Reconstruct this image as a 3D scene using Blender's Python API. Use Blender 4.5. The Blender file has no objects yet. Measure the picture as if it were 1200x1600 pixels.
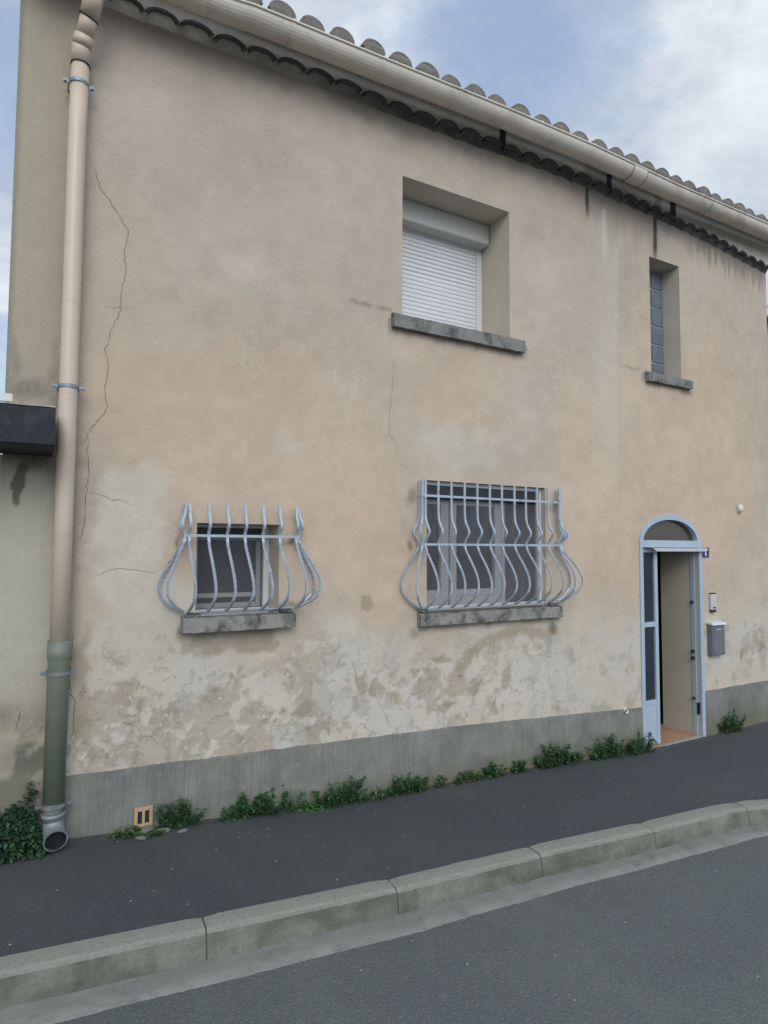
import bpy, bmesh, math, random
import numpy as np
from mathutils import Vector, Matrix
rad = math.radians
random.seed(7)
rng = np.random.RandomState(11)
scene = bpy.context.scene
C = scene.collection

# ------------------------------------------------------------------ camera
# x runs along the street front to the right, y goes into the house (front wall = 0), z up, eye level = 0
yaw, pitch, roll = rad(29.2065626), rad(3.19142665), rad(0.30905525)
fw = Vector((math.sin(yaw)*math.cos(pitch), math.cos(yaw)*math.cos(pitch), math.sin(pitch)))
rt = Vector((math.cos(yaw), -math.sin(yaw), 0)); up = rt.cross(fw)
r2 = rt*math.cos(roll) + up*math.sin(roll); u2 = up*math.cos(roll) - rt*math.sin(roll)
cam = bpy.data.cameras.new('camera'); camo = bpy.data.objects.new('camera', cam); C.objects.link(camo)
cam.sensor_fit = 'VERTICAL'; cam.sensor_height = 36; cam.lens = 977.87/1600*36
cam.clip_start = 0.05; cam.clip_end = 2000
M = Matrix((r2, u2, -fw)).transposed().to_4x4(); M.translation = Vector((0, -4.2, 0))
camo.matrix_world = M
scene.camera = camo

# ------------------------------------------------------------------ world and sun
scene.view_settings.view_transform = 'Standard'; scene.view_settings.look = 'None'
scene.view_settings.exposure = 0.56; scene.view_settings.gamma = 1
SUN_EL, SUN_AZ = rad(34), rad(200)       # veiled sun high behind the viewer
wd = bpy.data.worlds.new('World'); scene.world = wd; wd.use_nodes = True
nt = wd.node_tree; nt.nodes.clear()
class NT:
    def __init__(s, t): s.t = t
    def n(s, ty, ins=None, **kw):
        nd = s.t.nodes.new(ty)
        for k, v in kw.items(): setattr(nd, k, v)
        for k, v in (ins or {}).items():
            if isinstance(v, bpy.types.NodeSocket): s.t.links.new(v, nd.inputs[k])
            else: nd.inputs[k].default_value = v
        return nd
    def math(s, op, a, b=0.0, clamp=False):
        return s.n('ShaderNodeMath', {0: a, 1: b}, operation=op, use_clamp=clamp).outputs[0]
    def ramp(s, f, stops):
        nd = s.n('ShaderNodeValToRGB', {0: f}); cr = nd.color_ramp
        while len(cr.elements) < len(stops): cr.elements.new(0.5)
        for e, (p, c) in zip(cr.elements, stops):
            e.position = p; e.color = (c, c, c, 1) if not isinstance(c, (tuple, list)) else (*c, 1)
        return nd.outputs[0]
    def mix(s, f, a, b, bt='MIX'):
        nd = s.n('ShaderNodeMix', data_type='RGBA', blend_type=bt)
        for k, v in ((0, f), (6, a), (7, b)):
            if isinstance(v, bpy.types.NodeSocket): s.t.links.new(v, nd.inputs[k])
            elif k == 0: nd.inputs[k].default_value = v
            else: nd.inputs[k].default_value = (*v, 1) if len(v) == 3 else v
        return nd.outputs[2]
    def noise(s, vec, scale, detail=4, rough=.55, dist=0.0, out=0):
        return s.n('ShaderNodeTexNoise', {'Vector': vec, 'Scale': scale, 'Detail': detail, 'Roughness': rough, 'Distortion': dist}).outputs[out]
W = NT(nt)
tc = W.n('ShaderNodeTexCoord').outputs['Generated']
sky = W.n('ShaderNodeTexSky', sky_type='NISHITA', sun_disc=False, sun_elevation=SUN_EL, sun_rotation=SUN_AZ)
sky.air_density = 1.3; sky.dust_density = 2.5
skyc = W.mix(1.0, sky.outputs[0], (.80, .93, 1.08), 'MULTIPLY')
warp = W.n('ShaderNodeVectorMath', {0: tc, 1: (1, 1, 1.9)}, operation='MULTIPLY').outputs[0]
n1 = W.noise(warp, 2.3, 9, .56, .35)
n2 = W.noise(warp, 6.5, 7, .6, .2)
def lobe(d, c0, c1):
    dt = W.n('ShaderNodeVectorMath', {0: tc, 1: Vector(d).normalized()}, operation='DOT_PRODUCT').outputs['Value']
    return W.n('ShaderNodeMapRange', {0: dt, 1: math.cos(rad(c0)), 2: math.cos(rad(c1)), 3: 0.0, 4: 1.0}, interpolation_type='SMOOTHSTEP').outputs[0]
f = W.math('ADD', W.math('ADD', n1, .02), W.math('MULTIPLY', W.math('SUBTRACT', n2, .5), .50))
for d, a, b, k in (((.70, .50, .50), 13, 2, .20), ((.45, .63, .635), 11, 2, -.10), ((.76, .40, .51), 5, 1, -.12), ((.30, .68, .667), 8, 1, .13), ((.78, .50, .44), 9, 2, .16),
                   ((-.042, .845, .53), 10, 2, -.12), ((-.039, .927, .373), 5, 1.5, .16), ((-.036, .968, .25), 5, 1.5, -.14), ((.563, .529, .635), 7, 2, -.08)):
    f = W.math('ADD', f, W.math('MULTIPLY', lobe(d, a, b), k))
cm = W.ramp(f, [(.28, .06), (.44, .42), (.58, 1.0)])
shade = W.noise(warp, 3.1, 6, .6, .3)
cloud = W.mix(W.ramp(shade, [(.35, 0.0), (.62, 1.0)]), (2.7, 3.05, 3.7), (4.7, 5.15, 5.4))
blue = W.mix(.72, skyc, (2.2, 2.8, 3.9))
col = W.mix(cm, blue, cloud)
# unseen sky behind the viewer, brightened to add light on the front wall
col = W.mix(lobe((-.2, -.8, .6), 85, 20), col, W.mix(1.0, col, (1.9, 1.9, 1.9), 'MULTIPLY'))
bg = W.n('ShaderNodeBackground', {'Color': col, 'Strength': .12})
nt.links.new(bg.outputs[0], W.n('ShaderNodeOutputWorld').inputs[0])
sl = bpy.data.lights.new('sun', 'SUN'); sl.energy = 0.85; sl.angle = rad(34); sl.color = (1, .95, .88)
so = bpy.data.objects.new('sun', sl); C.objects.link(so)
sd = Vector((math.sin(SUN_AZ)*math.cos(SUN_EL), math.cos(SUN_AZ)*math.cos(SUN_EL), math.sin(SUN_EL)))
so.rotation_euler = sd.to_track_quat('Z', 'Y').to_euler(); so.location = (0, 0, 12)

# ------------------------------------------------------------------ materials
def new_mat(name):
    m = bpy.data.materials.new(name); m.use_nodes = True; m.node_tree.nodes.clear()
    T = NT(m.node_tree); b = T.n('ShaderNodeBsdfPrincipled'); o = T.n('ShaderNodeOutputMaterial')
    T.t.links.new(b.outputs[0], o.inputs[0]); T.b = b; T.o = o; T.m = m
    T.pos = T.n('ShaderNodeNewGeometry').outputs['Position']
    return T
def setp(T, **kw):
    for k, v in kw.items():
        k = k.replace('_', ' ')
        if isinstance(v, bpy.types.NodeSocket): T.t.links.new(v, T.b.inputs[k])
        else: T.b.inputs[k].default_value = v
def bump(T, h, dist, strength=1.0):
    nb = T.n('ShaderNodeBump', {'Height': h, 'Distance': dist, 'Strength': strength})
    T.t.links.new(nb.outputs[0], T.b.inputs['Normal'])
def simple(name, a, b=None, scale=8, rough=.6, metal=0, bumpd=0, bscale=60, spec=.5, dirt=None, dscale=5, dthr=(.5, .7)):
    T = new_mat(name); b = b or tuple(x*.8 for x in a)
    c = T.mix(T.ramp(T.noise(T.pos, scale, 5, .6), [(.3, 0.0), (.7, 1.0)]), a, b)
    if dirt: c = T.mix(T.ramp(T.noise(T.pos, dscale, 7, .68, .3), [(dthr[0], 0.0), (dthr[1], 1.0)]), c, dirt)
    setp(T, Base_Color=c, Roughness=rough, Metallic=metal)
    T.b.inputs['Specular IOR Level'].default_value = spec
    if bumpd: bump(T, T.noise(T.pos, bscale, 4, .6), bumpd)
    return T.m

MT = {}
# front render: colour computed per vertex (pigment, stains, patches, painted shade), fine grain on top
T = new_mat('aged_render')
at = T.n('ShaderNodeAttribute', attribute_name='pigment').outputs['Color']
mk = T.n('ShaderNodeAttribute', attribute_name='marks').outputs['Color']
sep = T.n('ShaderNodeSeparateColor', {0: mk})
flaky, dark, craz = sep.outputs[0], sep.outputs[1], sep.outputs[2]
g1 = T.noise(T.pos, 38, 6, .7); g2 = T.noise(T.pos, 9, 6, .62, .4); g3 = T.noise(T.pos, 140, 3, .6)
c = T.mix(T.math('MULTIPLY', T.ramp(g1, [(.3, 0.0), (.7, 1.0)]), .30), at, T.mix(1.0, at, (.80, .79, .78), 'MULTIPLY'))
c = T.mix(T.math('MULTIPLY', T.ramp(g2, [(.46, 0.0), (.62, 1.0)]), .35), c, T.mix(1.0, c, (1.12, 1.12, 1.13), 'MULTIPLY'))
# ragged flakes inside the damp band
fl = T.math('MULTIPLY', flaky, T.ramp(T.noise(T.pos, 11, 9, .66, .15), [(.575, 0.0), (.60, 1.0)]))
c = T.mix(T.math('MULTIPLY', fl, .45), c, (.36, .315, .25))
fl2 = T.math('MULTIPLY', flaky, T.ramp(T.noise(T.pos, 21, 9, .7, .2), [(.60, 0.0), (.63, 1.0)]))
c = T.mix(T.math('MULTIPLY', fl2, .5), c, (.62, .60, .54))
# dark marks, speckled: mildew and painted shade
dk = T.math('MULTIPLY', dark, T.ramp(T.noise(T.pos, 45, 7, .75, .3), [(.30, .35), (.62, 1.0)]))
c = T.mix(T.math('MINIMUM', dk, .95), c, (.05, .055, .06))
# pinholes
vo = T.n('ShaderNodeTexVoronoi', {'Vector': T.pos, 'Scale': 9.0, 'Randomness': 1.0}).outputs['Distance']
c = T.mix(T.math('MULTIPLY', T.ramp(vo, [(.03, 1.0), (.05, 0.0)]), .45), c, (.12, .11, .10))
# crazing
wv = T.n('ShaderNodeVectorMath', {0: T.pos, 1: T.n('ShaderNodeVectorMath', {0: T.noise(T.pos, 6, 5, .6, 0, 1), 1: (.35, .35, .35)}, operation='MULTIPLY').outputs[0]}, operation='ADD').outputs[0]
ve = T.n('ShaderNodeTexVoronoi', {'Vector': wv, 'Scale': 5.5}, feature='DISTANCE_TO_EDGE').outputs['Distance']
cl = T.math('MULTIPLY', craz, T.math('MULTIPLY', T.ramp(ve, [(.006, 1.0), (.022, 0.0)]), T.ramp(T.noise(T.pos, 4.3, 3), [(.45, 0.0), (.6, 1.0)])))
c = T.mix(T.math('MULTIPLY', cl, .5), c, (.58, .57, .55))
setp(T, Base_Color=c, Roughness=.93); T.b.inputs['Specular IOR Level'].default_value = .2
hh = T.math('ADD', T.math('MULTIPLY', g3, .25), T.math('ADD', T.math('MULTIPLY', g1, .5), T.math('MULTIPLY', fl, -.5)))
hh = T.math('ADD', hh, T.math('MULTIPLY', T.noise(T.pos, 2.2, 4), 1.6))
bump(T, hh, .006, .8); MT['render'] = T.m

MT['reveal'] = simple('reveal_render', (.52, .47, .40), (.45, .405, .34), 5, .9, bumpd=.002, spec=.2, dirt=(.2, .19, .17), dscale=3, dthr=(.58, .8))
MT['cream'] = simple('cream_plaster', (.47, .43, .345), (.43, .39, .31), 3, .85, bumpd=.002, spec=.2)
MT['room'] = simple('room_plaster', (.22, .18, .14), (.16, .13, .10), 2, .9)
# plinth
T = new_mat('combed_cement')
sx = T.n('ShaderNodeMapping', {'Vector': T.pos, 'Scale': (1, 1, .03)}).outputs[0]
comb = T.noise(sx, 75, 3, .6); comb2 = T.noise(sx, 24, 3, .6)
b1 = T.noise(T.pos, 3.2, 7, .62, .4); b2 = T.noise(T.pos, 22, 6, .7)
c = T.mix(T.ramp(b1, [(.32, 0.0), (.68, 1.0)]), (.135, .145, .135), (.225, .225, .195))
c = T.mix(T.math('MULTIPLY', T.ramp(comb, [(.42, 0.0), (.62, 1.0)]), .5), c, T.mix(1.0, c, (.70, .71, .72), 'MULTIPLY'))
c = T.mix(T.math('MULTIPLY', T.ramp(b2, [(.56, 0.0), (.7, 1.0)]), .4), c, (.32, .31, .28))
pz = T.n('ShaderNodeSeparateXYZ', {0: T.pos}).outputs[2]
gd = T.math('ADD', T.n('ShaderNodeMapRange', {0: pz, 1: -1.60, 2: -1.85, 3: -.2, 4: .35}).outputs[0], T.noise(T.pos, 5, 6, .65))
c = T.mix(T.math('MULTIPLY', T.ramp(gd, [(.5, 0.0), (.85, 1.0)]), .7), c, (.115, .12, .075))
c = T.mix(T.math('MULTIPLY', T.ramp(T.noise(T.pos, 2.6, 6, .7, .5), [(.56, 0.0), (.70, 1.0)]), .55), c, (.095, .10, .098))
setp(T, Base_Color=c, Roughness=.92); T.b.inputs['Specular IOR Level'].default_value = .2
bump(T, T.math('ADD', comb, T.math('MULTIPLY', b2, .5)), .006, .8); MT['plinth'] = T.m

MT['concrete'] = simple('sill_concrete', (.27, .265, .24), (.20, .198, .18), 9, .9, bumpd=.004, bscale=50, dirt=(.055, .058, .055), dscale=7, dthr=(.48, .64))
MT['sill_dark'] = simple('weathered_sill_concrete', (.20, .205, .19), (.14, .145, .135), 9, .9, bumpd=.004, bscale=50, dirt=(.06, .063, .06), dscale=9, dthr=(.50, .66))
MT['canopy'] = simple('blackened_slab', (.016, .018, .024), (.008, .010, .014), 4, .8, bumpd=.005, bscale=25, dirt=(.045, .046, .052), dscale=6, dthr=(.58, .8))
MT['mortar'] = simple('mortar', (.30, .29, .265), (.20, .19, .175), 20, .95, bumpd=.008, bscale=60, dirt=(.09, .09, .085), dscale=14, dthr=(.5, .7))
MT['white'] = simple('white_joinery', (.56, .57, .57), (.50, .51, .51), 3, .45, dirt=(.34, .34, .33), dscale=4, dthr=(.6, .85))
MT['shutter'] = simple('shutter_pvc', (.60, .62, .64), (.55, .57, .60), 2, .5)
MT['boxw'] = simple('shutter_box_paint', (.46, .46, .44), (.42, .42, .40), 4, .6, dirt=(.28, .28, .26), dscale=6, dthr=(.58, .8))
MT['blue'] = simple('blue_paint', (.35, .42, .50), (.31, .375, .46), 5, .38, dirt=(.22, .28, .35), dscale=11, dthr=(.6, .8))
MT['rail'] = simple('grille_paint', (.38, .43, .495), (.29, .335, .40), 14, .42, dirt=(.17, .155, .15), dscale=26, dthr=(.56, .68))
MT['galv'] = simple('galvanised_steel', (.23, .28, .33), (.17, .21, .25), 12, .45, .4)
MT['sand'] = simple('sand_pvc', (.53, .435, .345), (.49, .40, .32), 3, .42, dirt=(.30, .26, .225), dscale=4, dthr=(.58, .8))
MT['gutter'] = simple('gutter_pvc', (.60, .545, .475), (.55, .50, .44), 3, .45, dirt=(.31, .28, .25), dscale=3.5, dthr=(.52, .78))
MT['green'] = simple('green_pipe_paint', (.150, .178, .138), (.125, .15, .115), 4, .5, dirt=(.10, .12, .10), dscale=6, dthr=(.55, .8))
MT['zinc'] = simple('cast_grey', (.21, .235, .255), (.15, .17, .19), 12, .5, .2, dirt=(.07, .075, .08), dscale=18, dthr=(.55, .75))
MT['black'] = simple('black_hardware', (.012, .014, .018), (.02, .022, .026), 10, .5)
MT['joint'] = simple('dirty_joint', (.055, .055, .048), (.09, .09, .075), 20, 1, spec=0)
MT['crack'] = simple('open_crack', (.13, .105, .085), (.21, .175, .145), 20, 1, spec=0)
MT['vein'] = simple('lime_vein', (.52, .50, .47), (.45, .435, .41), 20, .95, spec=.1)
MT['terra'] = simple('glazed_terracotta', (.42, .30, .18), (.36, .25, .15), 15, .5, dirt=(.28, .18, .10), dscale=30, dthr=(.55, .75))
MT['grey'] = simple('mailbox_grey', (.135, .14, .16), (.115, .12, .14), 6, .45)
MT['plast'] = simple('white_plastic', (.46, .47, .50), (.42, .43, .46), 8, .4)
MT['cream_pl'] = simple('aged_white_plastic', (.62, .60, .55), (.55, .53, .48), 8, .45)
MT['enamel'] = simple('blue_enamel', (.012, .012, .11), (.018, .018, .13), 10, .25)
MT['ewhite'] = simple('enamel_white', (.62, .63, .72), (.55, .56, .66), 10, .3)
MT['tilefloor'] = simple('hall_tile_floor', (.42, .24, .155), (.34, .19, .12), 6, .45, dirt=(.25, .15, .10), dscale=4)
MT['alu'] = simple('aluminium_strip', (.55, .55, .55), None, 10, .35, .6)
MT['cloth'] = simple('navy_cloth', (.022, .022, .05), (.035, .035, .075), 8, .9)
MT['leather'] = simple('brown_leather', (.09, .055, .035), (.06, .035, .025), 8, .6)
MT['curtain'] = simple('grey_curtain', (.115, .105, .105), (.085, .078, .08), 6, .95)
MT['dim_sheet'] = simple('dim_room', (.028, .033, .038), (.02, .024, .028), 3, .95)
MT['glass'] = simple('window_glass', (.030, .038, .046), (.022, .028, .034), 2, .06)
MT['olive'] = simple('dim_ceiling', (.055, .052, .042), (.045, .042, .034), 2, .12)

# insect screen: fine dark mesh seen as a veil
T = new_mat('insect_screen')
tr = T.n('ShaderNodeBsdfTransparent').outputs[0]
setp(T, Base_Color=(.135, .14, .155, 1), Roughness=.8)
ms = T.n('ShaderNodeMixShader', {0: .42, 1: tr, 2: T.b.outputs[0]}).outputs[0]
T.t.links.new(ms, T.o.inputs[0]); MT['screen'] = T.m
# glass block
T = new_mat('glass_block')
setp(T, Base_Color=T.mix(T.ramp(T.noise(T.pos, 7, 3), [(.3, 0.0), (.7, 1.0)]), (.10, .125, .155), (.155, .18, .21)), Roughness=.16)
bump(T, T.noise(T.pos, 30, 2), .01, .6); MT['gblock'] = T.m
# roof tile + eaves tile
T = new_mat('lichened_roof_tile')
nz = T.noise(T.pos, 11, 6, .65); n3 = T.noise(T.pos, 34, 5, .7)
c = T.mix(T.ramp(nz, [(.3, 0.0), (.7, 1.0)]), (.13, .125, .115), (.215, .195, .175))
c = T.mix(T.math('MULTIPLY', T.ramp(n3, [(.52, 0.0), (.68, 1.0)]), .7), c, (.115, .13, .095))
c = T.mix(T.math('MULTIPLY', T.ramp(T.noise(T.pos, 3, 5), [(.5, 0.0), (.7, 1.0)]), .5), c, (.20, .14, .11))
setp(T, Base_Color=c, Roughness=.9); bump(T, n3, .006); MT['rooftile'] = T.m
MT['eavetile'] = simple('sooty_eaves_tile', (.13, .122, .122), (.080, .076, .080), 9, .92, bumpd=.004, bscale=40, dirt=(.12, .115, .11), dscale=6, dthr=(.55, .75))
# cornice render with vertical drip streaks at fixed places
T = new_mat('cornice_render')
ps = T.n('ShaderNodeSeparateXYZ', {0: T.pos}); px, pzz = ps.outputs[0], ps.outputs[2]
c = T.mix(T.ramp(T.noise(T.pos, 4, 6, .6), [(.3, 0.0), (.7, 1.0)]), (.66, .62, .57), (.58, .545, .50))
wob = T.math('MULTIPLY', T.math('SUBTRACT', T.noise(T.pos, 14, 4, .7), .5), .035)
xx = T.math('ADD', px, wob); acc = None
for x0, w0, s0 in ((3.49, .024, .97), (4.83, .026, .97), (5.56, .035, .45), (5.80, .032, .97), (4.68, .13, .35), (5.12, .09, .25), (5.0, .35, .2), (2.1, .12, .12)):
    d = T.math('ABSOLUTE', T.math('SUBTRACT', xx, x0))
    m_ = T.math('MULTIPLY', T.n('ShaderNodeMapRange', {0: d, 1: w0, 2: w0*2.1, 3: 1.0, 4: 0.0}, interpolation_type='SMOOTHSTEP').outputs[0], s0)
    acc = m_ if acc is None else T.math('MAXIMUM', acc, m_)
c = T.mix(acc, c, (.022, .024, .03))
setp(T, Base_Color=c, Roughness=.92); bump(T, T.noise(T.pos, 40, 5, .65), .004); MT['cornice'] = T.m
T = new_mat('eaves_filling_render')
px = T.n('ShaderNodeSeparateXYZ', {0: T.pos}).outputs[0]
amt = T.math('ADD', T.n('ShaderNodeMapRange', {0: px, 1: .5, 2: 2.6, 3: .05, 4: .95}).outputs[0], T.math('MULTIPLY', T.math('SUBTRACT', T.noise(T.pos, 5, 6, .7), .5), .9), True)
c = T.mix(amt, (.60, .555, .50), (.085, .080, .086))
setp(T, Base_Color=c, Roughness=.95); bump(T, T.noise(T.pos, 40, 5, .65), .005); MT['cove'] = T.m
MT['rubble'] = simple('mossy_rubble', (.17, .17, .145), (.10, .11, .08), 20, .95, bumpd=.006)
# asphalt
def asphalt(name, ca, cb, fleck, sc, bd, fl_amt):
    T = new_mat(name)
    a = T.noise(T.pos, sc, 5, .75); bgn = T.noise(T.pos, 1.3, 6, .6, .3)
    c = T.mix(T.ramp(a, [(.34, 0.0), (.68, 1.0)]), ca, cb)
    c = T.mix(T.math('MULTIPLY', T.ramp(bgn, [(.4, 0.0), (.66, 1.0)]), .5), c, T.mix(1.0, c, (1.28, 1.26, 1.22), 'MULTIPLY'))
    c = T.mix(T.math('MULTIPLY', T.ramp(T.noise(T.pos, .55, 5, .6, .6), [(.46, 0.0), (.60, 1.0)]), .35), c, T.mix(1.0, c, (1.35, 1.33, 1.25), 'MULTIPLY'))
    c = T.mix(T.math('MULTIPLY', T.ramp(T.noise(T.pos, 5.5, 7, .7, .5), [(.60, 0.0), (.74, 1.0)]), .35), c, T.mix(1.0, c, (.62, .62, .62), 'MULTIPLY'))
    if name.startswith('pave'):
        py = T.n('ShaderNodeSeparateXYZ', {0: T.pos}).outputs[1]
        dd = T.math('ADD', T.n('ShaderNodeMapRange', {0: py, 1: -.16, 2: -.01, 3: -.15, 4: .30}).outputs[0], T.noise(T.pos, 16, 6, .7))
        c = T.mix(T.math('MULTIPLY', T.ramp(dd, [(.54, 0.0), (.80, 1.0)]), .6), c, (.105, .10, .078))
    v = T.n('ShaderNodeTexVoronoi', {'Vector': T.pos, 'Scale': sc*.85})
    rnd = T.n('ShaderNodeSeparateColor', {0: v.outputs['Color']}).outputs[0]
    m_ = T.math('MULTIPLY', T.ramp(v.outputs['Distance'], [(.28, 1.0), (.42, 0.0)]), T.ramp(rnd, [(fl_amt, 0.0), (fl_amt+.06, 1.0)]))
    c = T.mix(T.math('MULTIPLY', m_, .75), c, fleck)
    v2 = T.n('ShaderNodeTexVoronoi', {'Vector': T.pos, 'Scale': 22.0})
    r2_ = T.n('ShaderNodeSeparateColor', {0: v2.outputs['Color']}).outputs[1]
    m2 = T.math('MULTIPLY', T.ramp(v2.outputs['Distance'], [(.10, 1.0), (.14, 0.0)]), T.ramp(r2_, [(.93, 0.0), (.95, 1.0)]))
    c = T.mix(m2, c, (.36, .35, .33))
    setp(T, Base_Color=c, Roughness=.88); T.b.inputs['Specular IOR Level'].default_value = .3
    bump(T, T.math('ADD', a, T.math('MULTIPLY', v.outputs['Distance'], -.6)), bd); return T.m
MT['pavement'] = asphalt('pavement_asphalt', (.040, .047, .051), (.067, .077, .081), (.10, .105, .105), 170, .006, .78)
MT['road'] = asphalt('road_asphalt', (.080, .092, .094), (.136, .150, .149), (.20, .205, .195), 105, .008, .70)
# kerb concrete
T = new_mat('kerb_concrete')
k1 = T.noise(T.pos, 70, 5, .7); k2 = T.noise(T.pos, 3.4, 7, .62, .5)
nrm = T.n('ShaderNodeSeparateXYZ', {0: T.n('ShaderNodeNewGeometry').outputs['Normal']}).outputs[2]
side = T.ramp(nrm, [(.35, 1.0), (.8, 0.0)])
c = T.mix(T.ramp(k1, [(.36, 0.0), (.66, 1.0)]), (.185, .192, .165), (.245, .25, .218))
moss = T.math('MULTIPLY', side, T.ramp(k2, [(.36, .25), (.62, 1.0)]))
c = T.mix(T.math('MULTIPLY', moss, .80), c, (.062, .070, .048))
c = T.mix(T.math('MULTIPLY', T.ramp(T.noise(T.pos, 9, 6, .7), [(.55, 0.0), (.72, 1.0)]), .4), c, (.13, .14, .115))
setp(T, Base_Color=c, Roughness=.93); T.b.inputs['Specular IOR Level'].default_value = .2
bump(T, k1, .004); MT['kerb'] = T.m
MT['channel'] = simple('gutter_concrete', (.205, .212, .19), (.155, .162, .145), 6, .93, bumpd=.004, bscale=70, dirt=(.12, .125, .12), dscale=8, dthr=(.52, .72), spec=.2)
MT['earth'] = simple('earth', (.12, .10, .07), (.07, .07, .045), .6, .95, bumpd=.02, bscale=3)
# leaves
def leafmat(name, a, b, c_):
    T = new_mat(name)
    o = T.n('ShaderNodeNewGeometry').outputs['Random Per Island']
    c = T.ramp(o, [(0.0, a), (.55, b), (1.0, c_)])
    setp(T, Base_Color=c, Roughness=.55); T.b.inputs['Specular IOR Level'].default_value = .35
    return T.m
MT['leaf'] = leafmat('weed_leaf', (.022, .055, .028), (.038, .088, .036), (.065, .13, .045))
MT['leaf2'] = leafmat('dandelion_leaf', (.04, .12, .035), (.06, .16, .04), (.09, .20, .055))
MT['grass'] = leafmat('dry_grass', (.06, .09, .03), (.10, .12, .045), (.20, .17, .09))
MT['leafb'] = leafmat('pale_weed_leaf', (.03, .06, .03), (.055, .095, .045), (.10, .13, .06))
MT['ivy'] = leafmat('ivy_leaf', (.014, .038, .022), (.024, .062, .030), (.045, .10, .042))
MT['hedge'] = leafmat('hedge_leaf', (.010, .02, .012), (.02, .035, .018), (.03, .05, .025))
MT['bark'] = simple('bark', (.12, .10, .085), (.07, .06, .05), 12, .9)
MT['ochre'] = simple('ochre_render', (.50, .36, .20), (.44, .31, .17), 2, .9)
MT['wood'] = simple('dark_wood', (.03, .028, .03), None, 6, .6)

# ------------------------------------------------------------------ helpers
def link(name, me, mat=None, parent=None):
    o = bpy.data.objects.new(name, me); C.objects.link(o)
    if mat is not None:
        for m in (mat if isinstance(mat, (list, tuple)) else [mat]): me.materials.append(MT[m] if isinstance(m, str) else m)
    if parent is not None: o.parent = parent
    return o
class MB:
    def __init__(s): s.v = []; s.f = []; s.sm = []; s.mi = []
    def quad(s, a, b, c, d, sm=False, mi=0):
        n = len(s.v); s.v += [a, b, c, d]; s.f.append((n, n+1, n+2, n+3)); s.sm.append(sm); s.mi.append(mi)
    def box(s, x0, x1, y0, y1, z0, z1, mi=0, bev=0):
        if bev:
            bm = bmesh.new(); bmesh.ops.create_cube(bm, size=1)
            for v in bm.verts: v.co = Vector(((x0+x1)/2+v.co.x*(x1-x0), (y0+y1)/2+v.co.y*(y1-y0), (z0+z1)/2+v.co.z*(z1-z0)))
            bmesh.ops.bevel(bm, geom=bm.edges[:], offset=bev, segments=2, affect='EDGES', profile=.6)
            s.bm(bm, mi); return s
        n = len(s.v)
        s.v += [(x0,y0,z0),(x1,y0,z0),(x1,y1,z0),(x0,y1,z0),(x0,y0,z1),(x1,y0,z1),(x1,y1,z1),(x0,y1,z1)]
        for q in ((3,2,1,0),(4,5,6,7),(0,1,5,4),(1,2,6,5),(2,3,7,6),(3,0,4,7)):
            s.f.append(tuple(n+i for i in q)); s.sm.append(False); s.mi.append(mi)
        return s
    def bm(s, bm, mi=0, sm=False):
        n = len(s.v); bm.verts.index_update()
        s.v += [tuple(v.co) for v in bm.verts]
        for f_ in bm.faces: s.f.append(tuple(n+v.index for v in f_.verts)); s.sm.append(sm); s.mi.append(mi)
        bm.free()
    def tube(s, path, r, seg=10, cap=True, mi=0, twist=None, square=False, rz=None):
        """sweep of a round or square section along a path; twist = list of angles"""
        P = [Vector(p) for p in path]; n0 = len(s.v); N = len(P); ref = None
        if square: seg = 4
        for i, p in enumerate(P):
            t = (P[min(i+1, N-1)] - P[max(i-1, 0)]).normalized()
            if ref is None: ref = Vector((1, 0, 0)) if abs(t.x) < .9 else Vector((0, 1, 0))
            a = (ref - t*ref.dot(t)).normalized(); b = t.cross(a); ref = a
            rr = r[i] if isinstance(r, (list, tuple)) else r; tw = twist[i] if twist else 0; OFF = [math.radians(v) for v in (37, 143, 217, 323)]
            for k in range(seg):
                an = (OFF[k] if square else 2*math.pi*k/seg) + tw
                s.v.append(tuple(p + (a*math.cos(an) + b*math.sin(an))*rr*(1.25 if square else 1)))
        for i in range(N-1):
            for k in range(seg):
                k2 = (k+1) % seg
                s.f.append((n0+i*seg+k, n0+i*seg+k2, n0+(i+1)*seg+k2, n0+(i+1)*seg+k)); s.sm.append(not square); s.mi.append(mi)
        if cap:
            s.f.append(tuple(n0+k for k in reversed(range(seg)))); s.f.append(tuple(n0+(N-1)*seg+k for k in range(seg)))
            s.sm += [False]*2; s.mi += [mi]*2
        return s
    def build(s, name, mat, parent=None):
        me = bpy.data.meshes.new(name); me.from_pydata([tuple(v) for v in s.v], [], s.f)
        me.polygons.foreach_set('use_smooth', s.sm); me.polygons.foreach_set('material_index', s.mi); me.update()
        return link(name, me, mat, parent)
def tag(o, label=None, cat=None, group=None, kind=None):
    for k, v in (('label', label), ('category', cat), ('group', group), ('kind', kind)):
        if v: o[k] = v
    return o
def empty(name, loc=(0, 0, 0)):
    o = bpy.data.objects.new(name, None); C.objects.link(o); o.location = loc; o.empty_display_size = .1; return o
def keep(o, root):          # parent without moving (root only carries a translation)
    o.parent = root; o.location = Vector(o.location) - Vector(root.location); return o
def interp(tab, x):
    return float(np.interp(x, [t[0] for t in tab], [t[1] for t in tab]))
def smooth_path(pts, n):
    P = [Vector(p) for p in pts]; P = [P[0]*2-P[1]] + P + [P[-1]*2-P[-2]]; out = []
    for i in range(1, len(P)-2):
        for k in range(n):
            t = k/n; a, b, c_, d = P[i-1], P[i], P[i+1], P[i+2]
            out.append(.5*((2*b) + (c_-a)*t + (2*a-5*b+4*c_-d)*t*t + (3*b-3*c_+d-a)*t**3))
    out.append(P[-2]); return out

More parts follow.
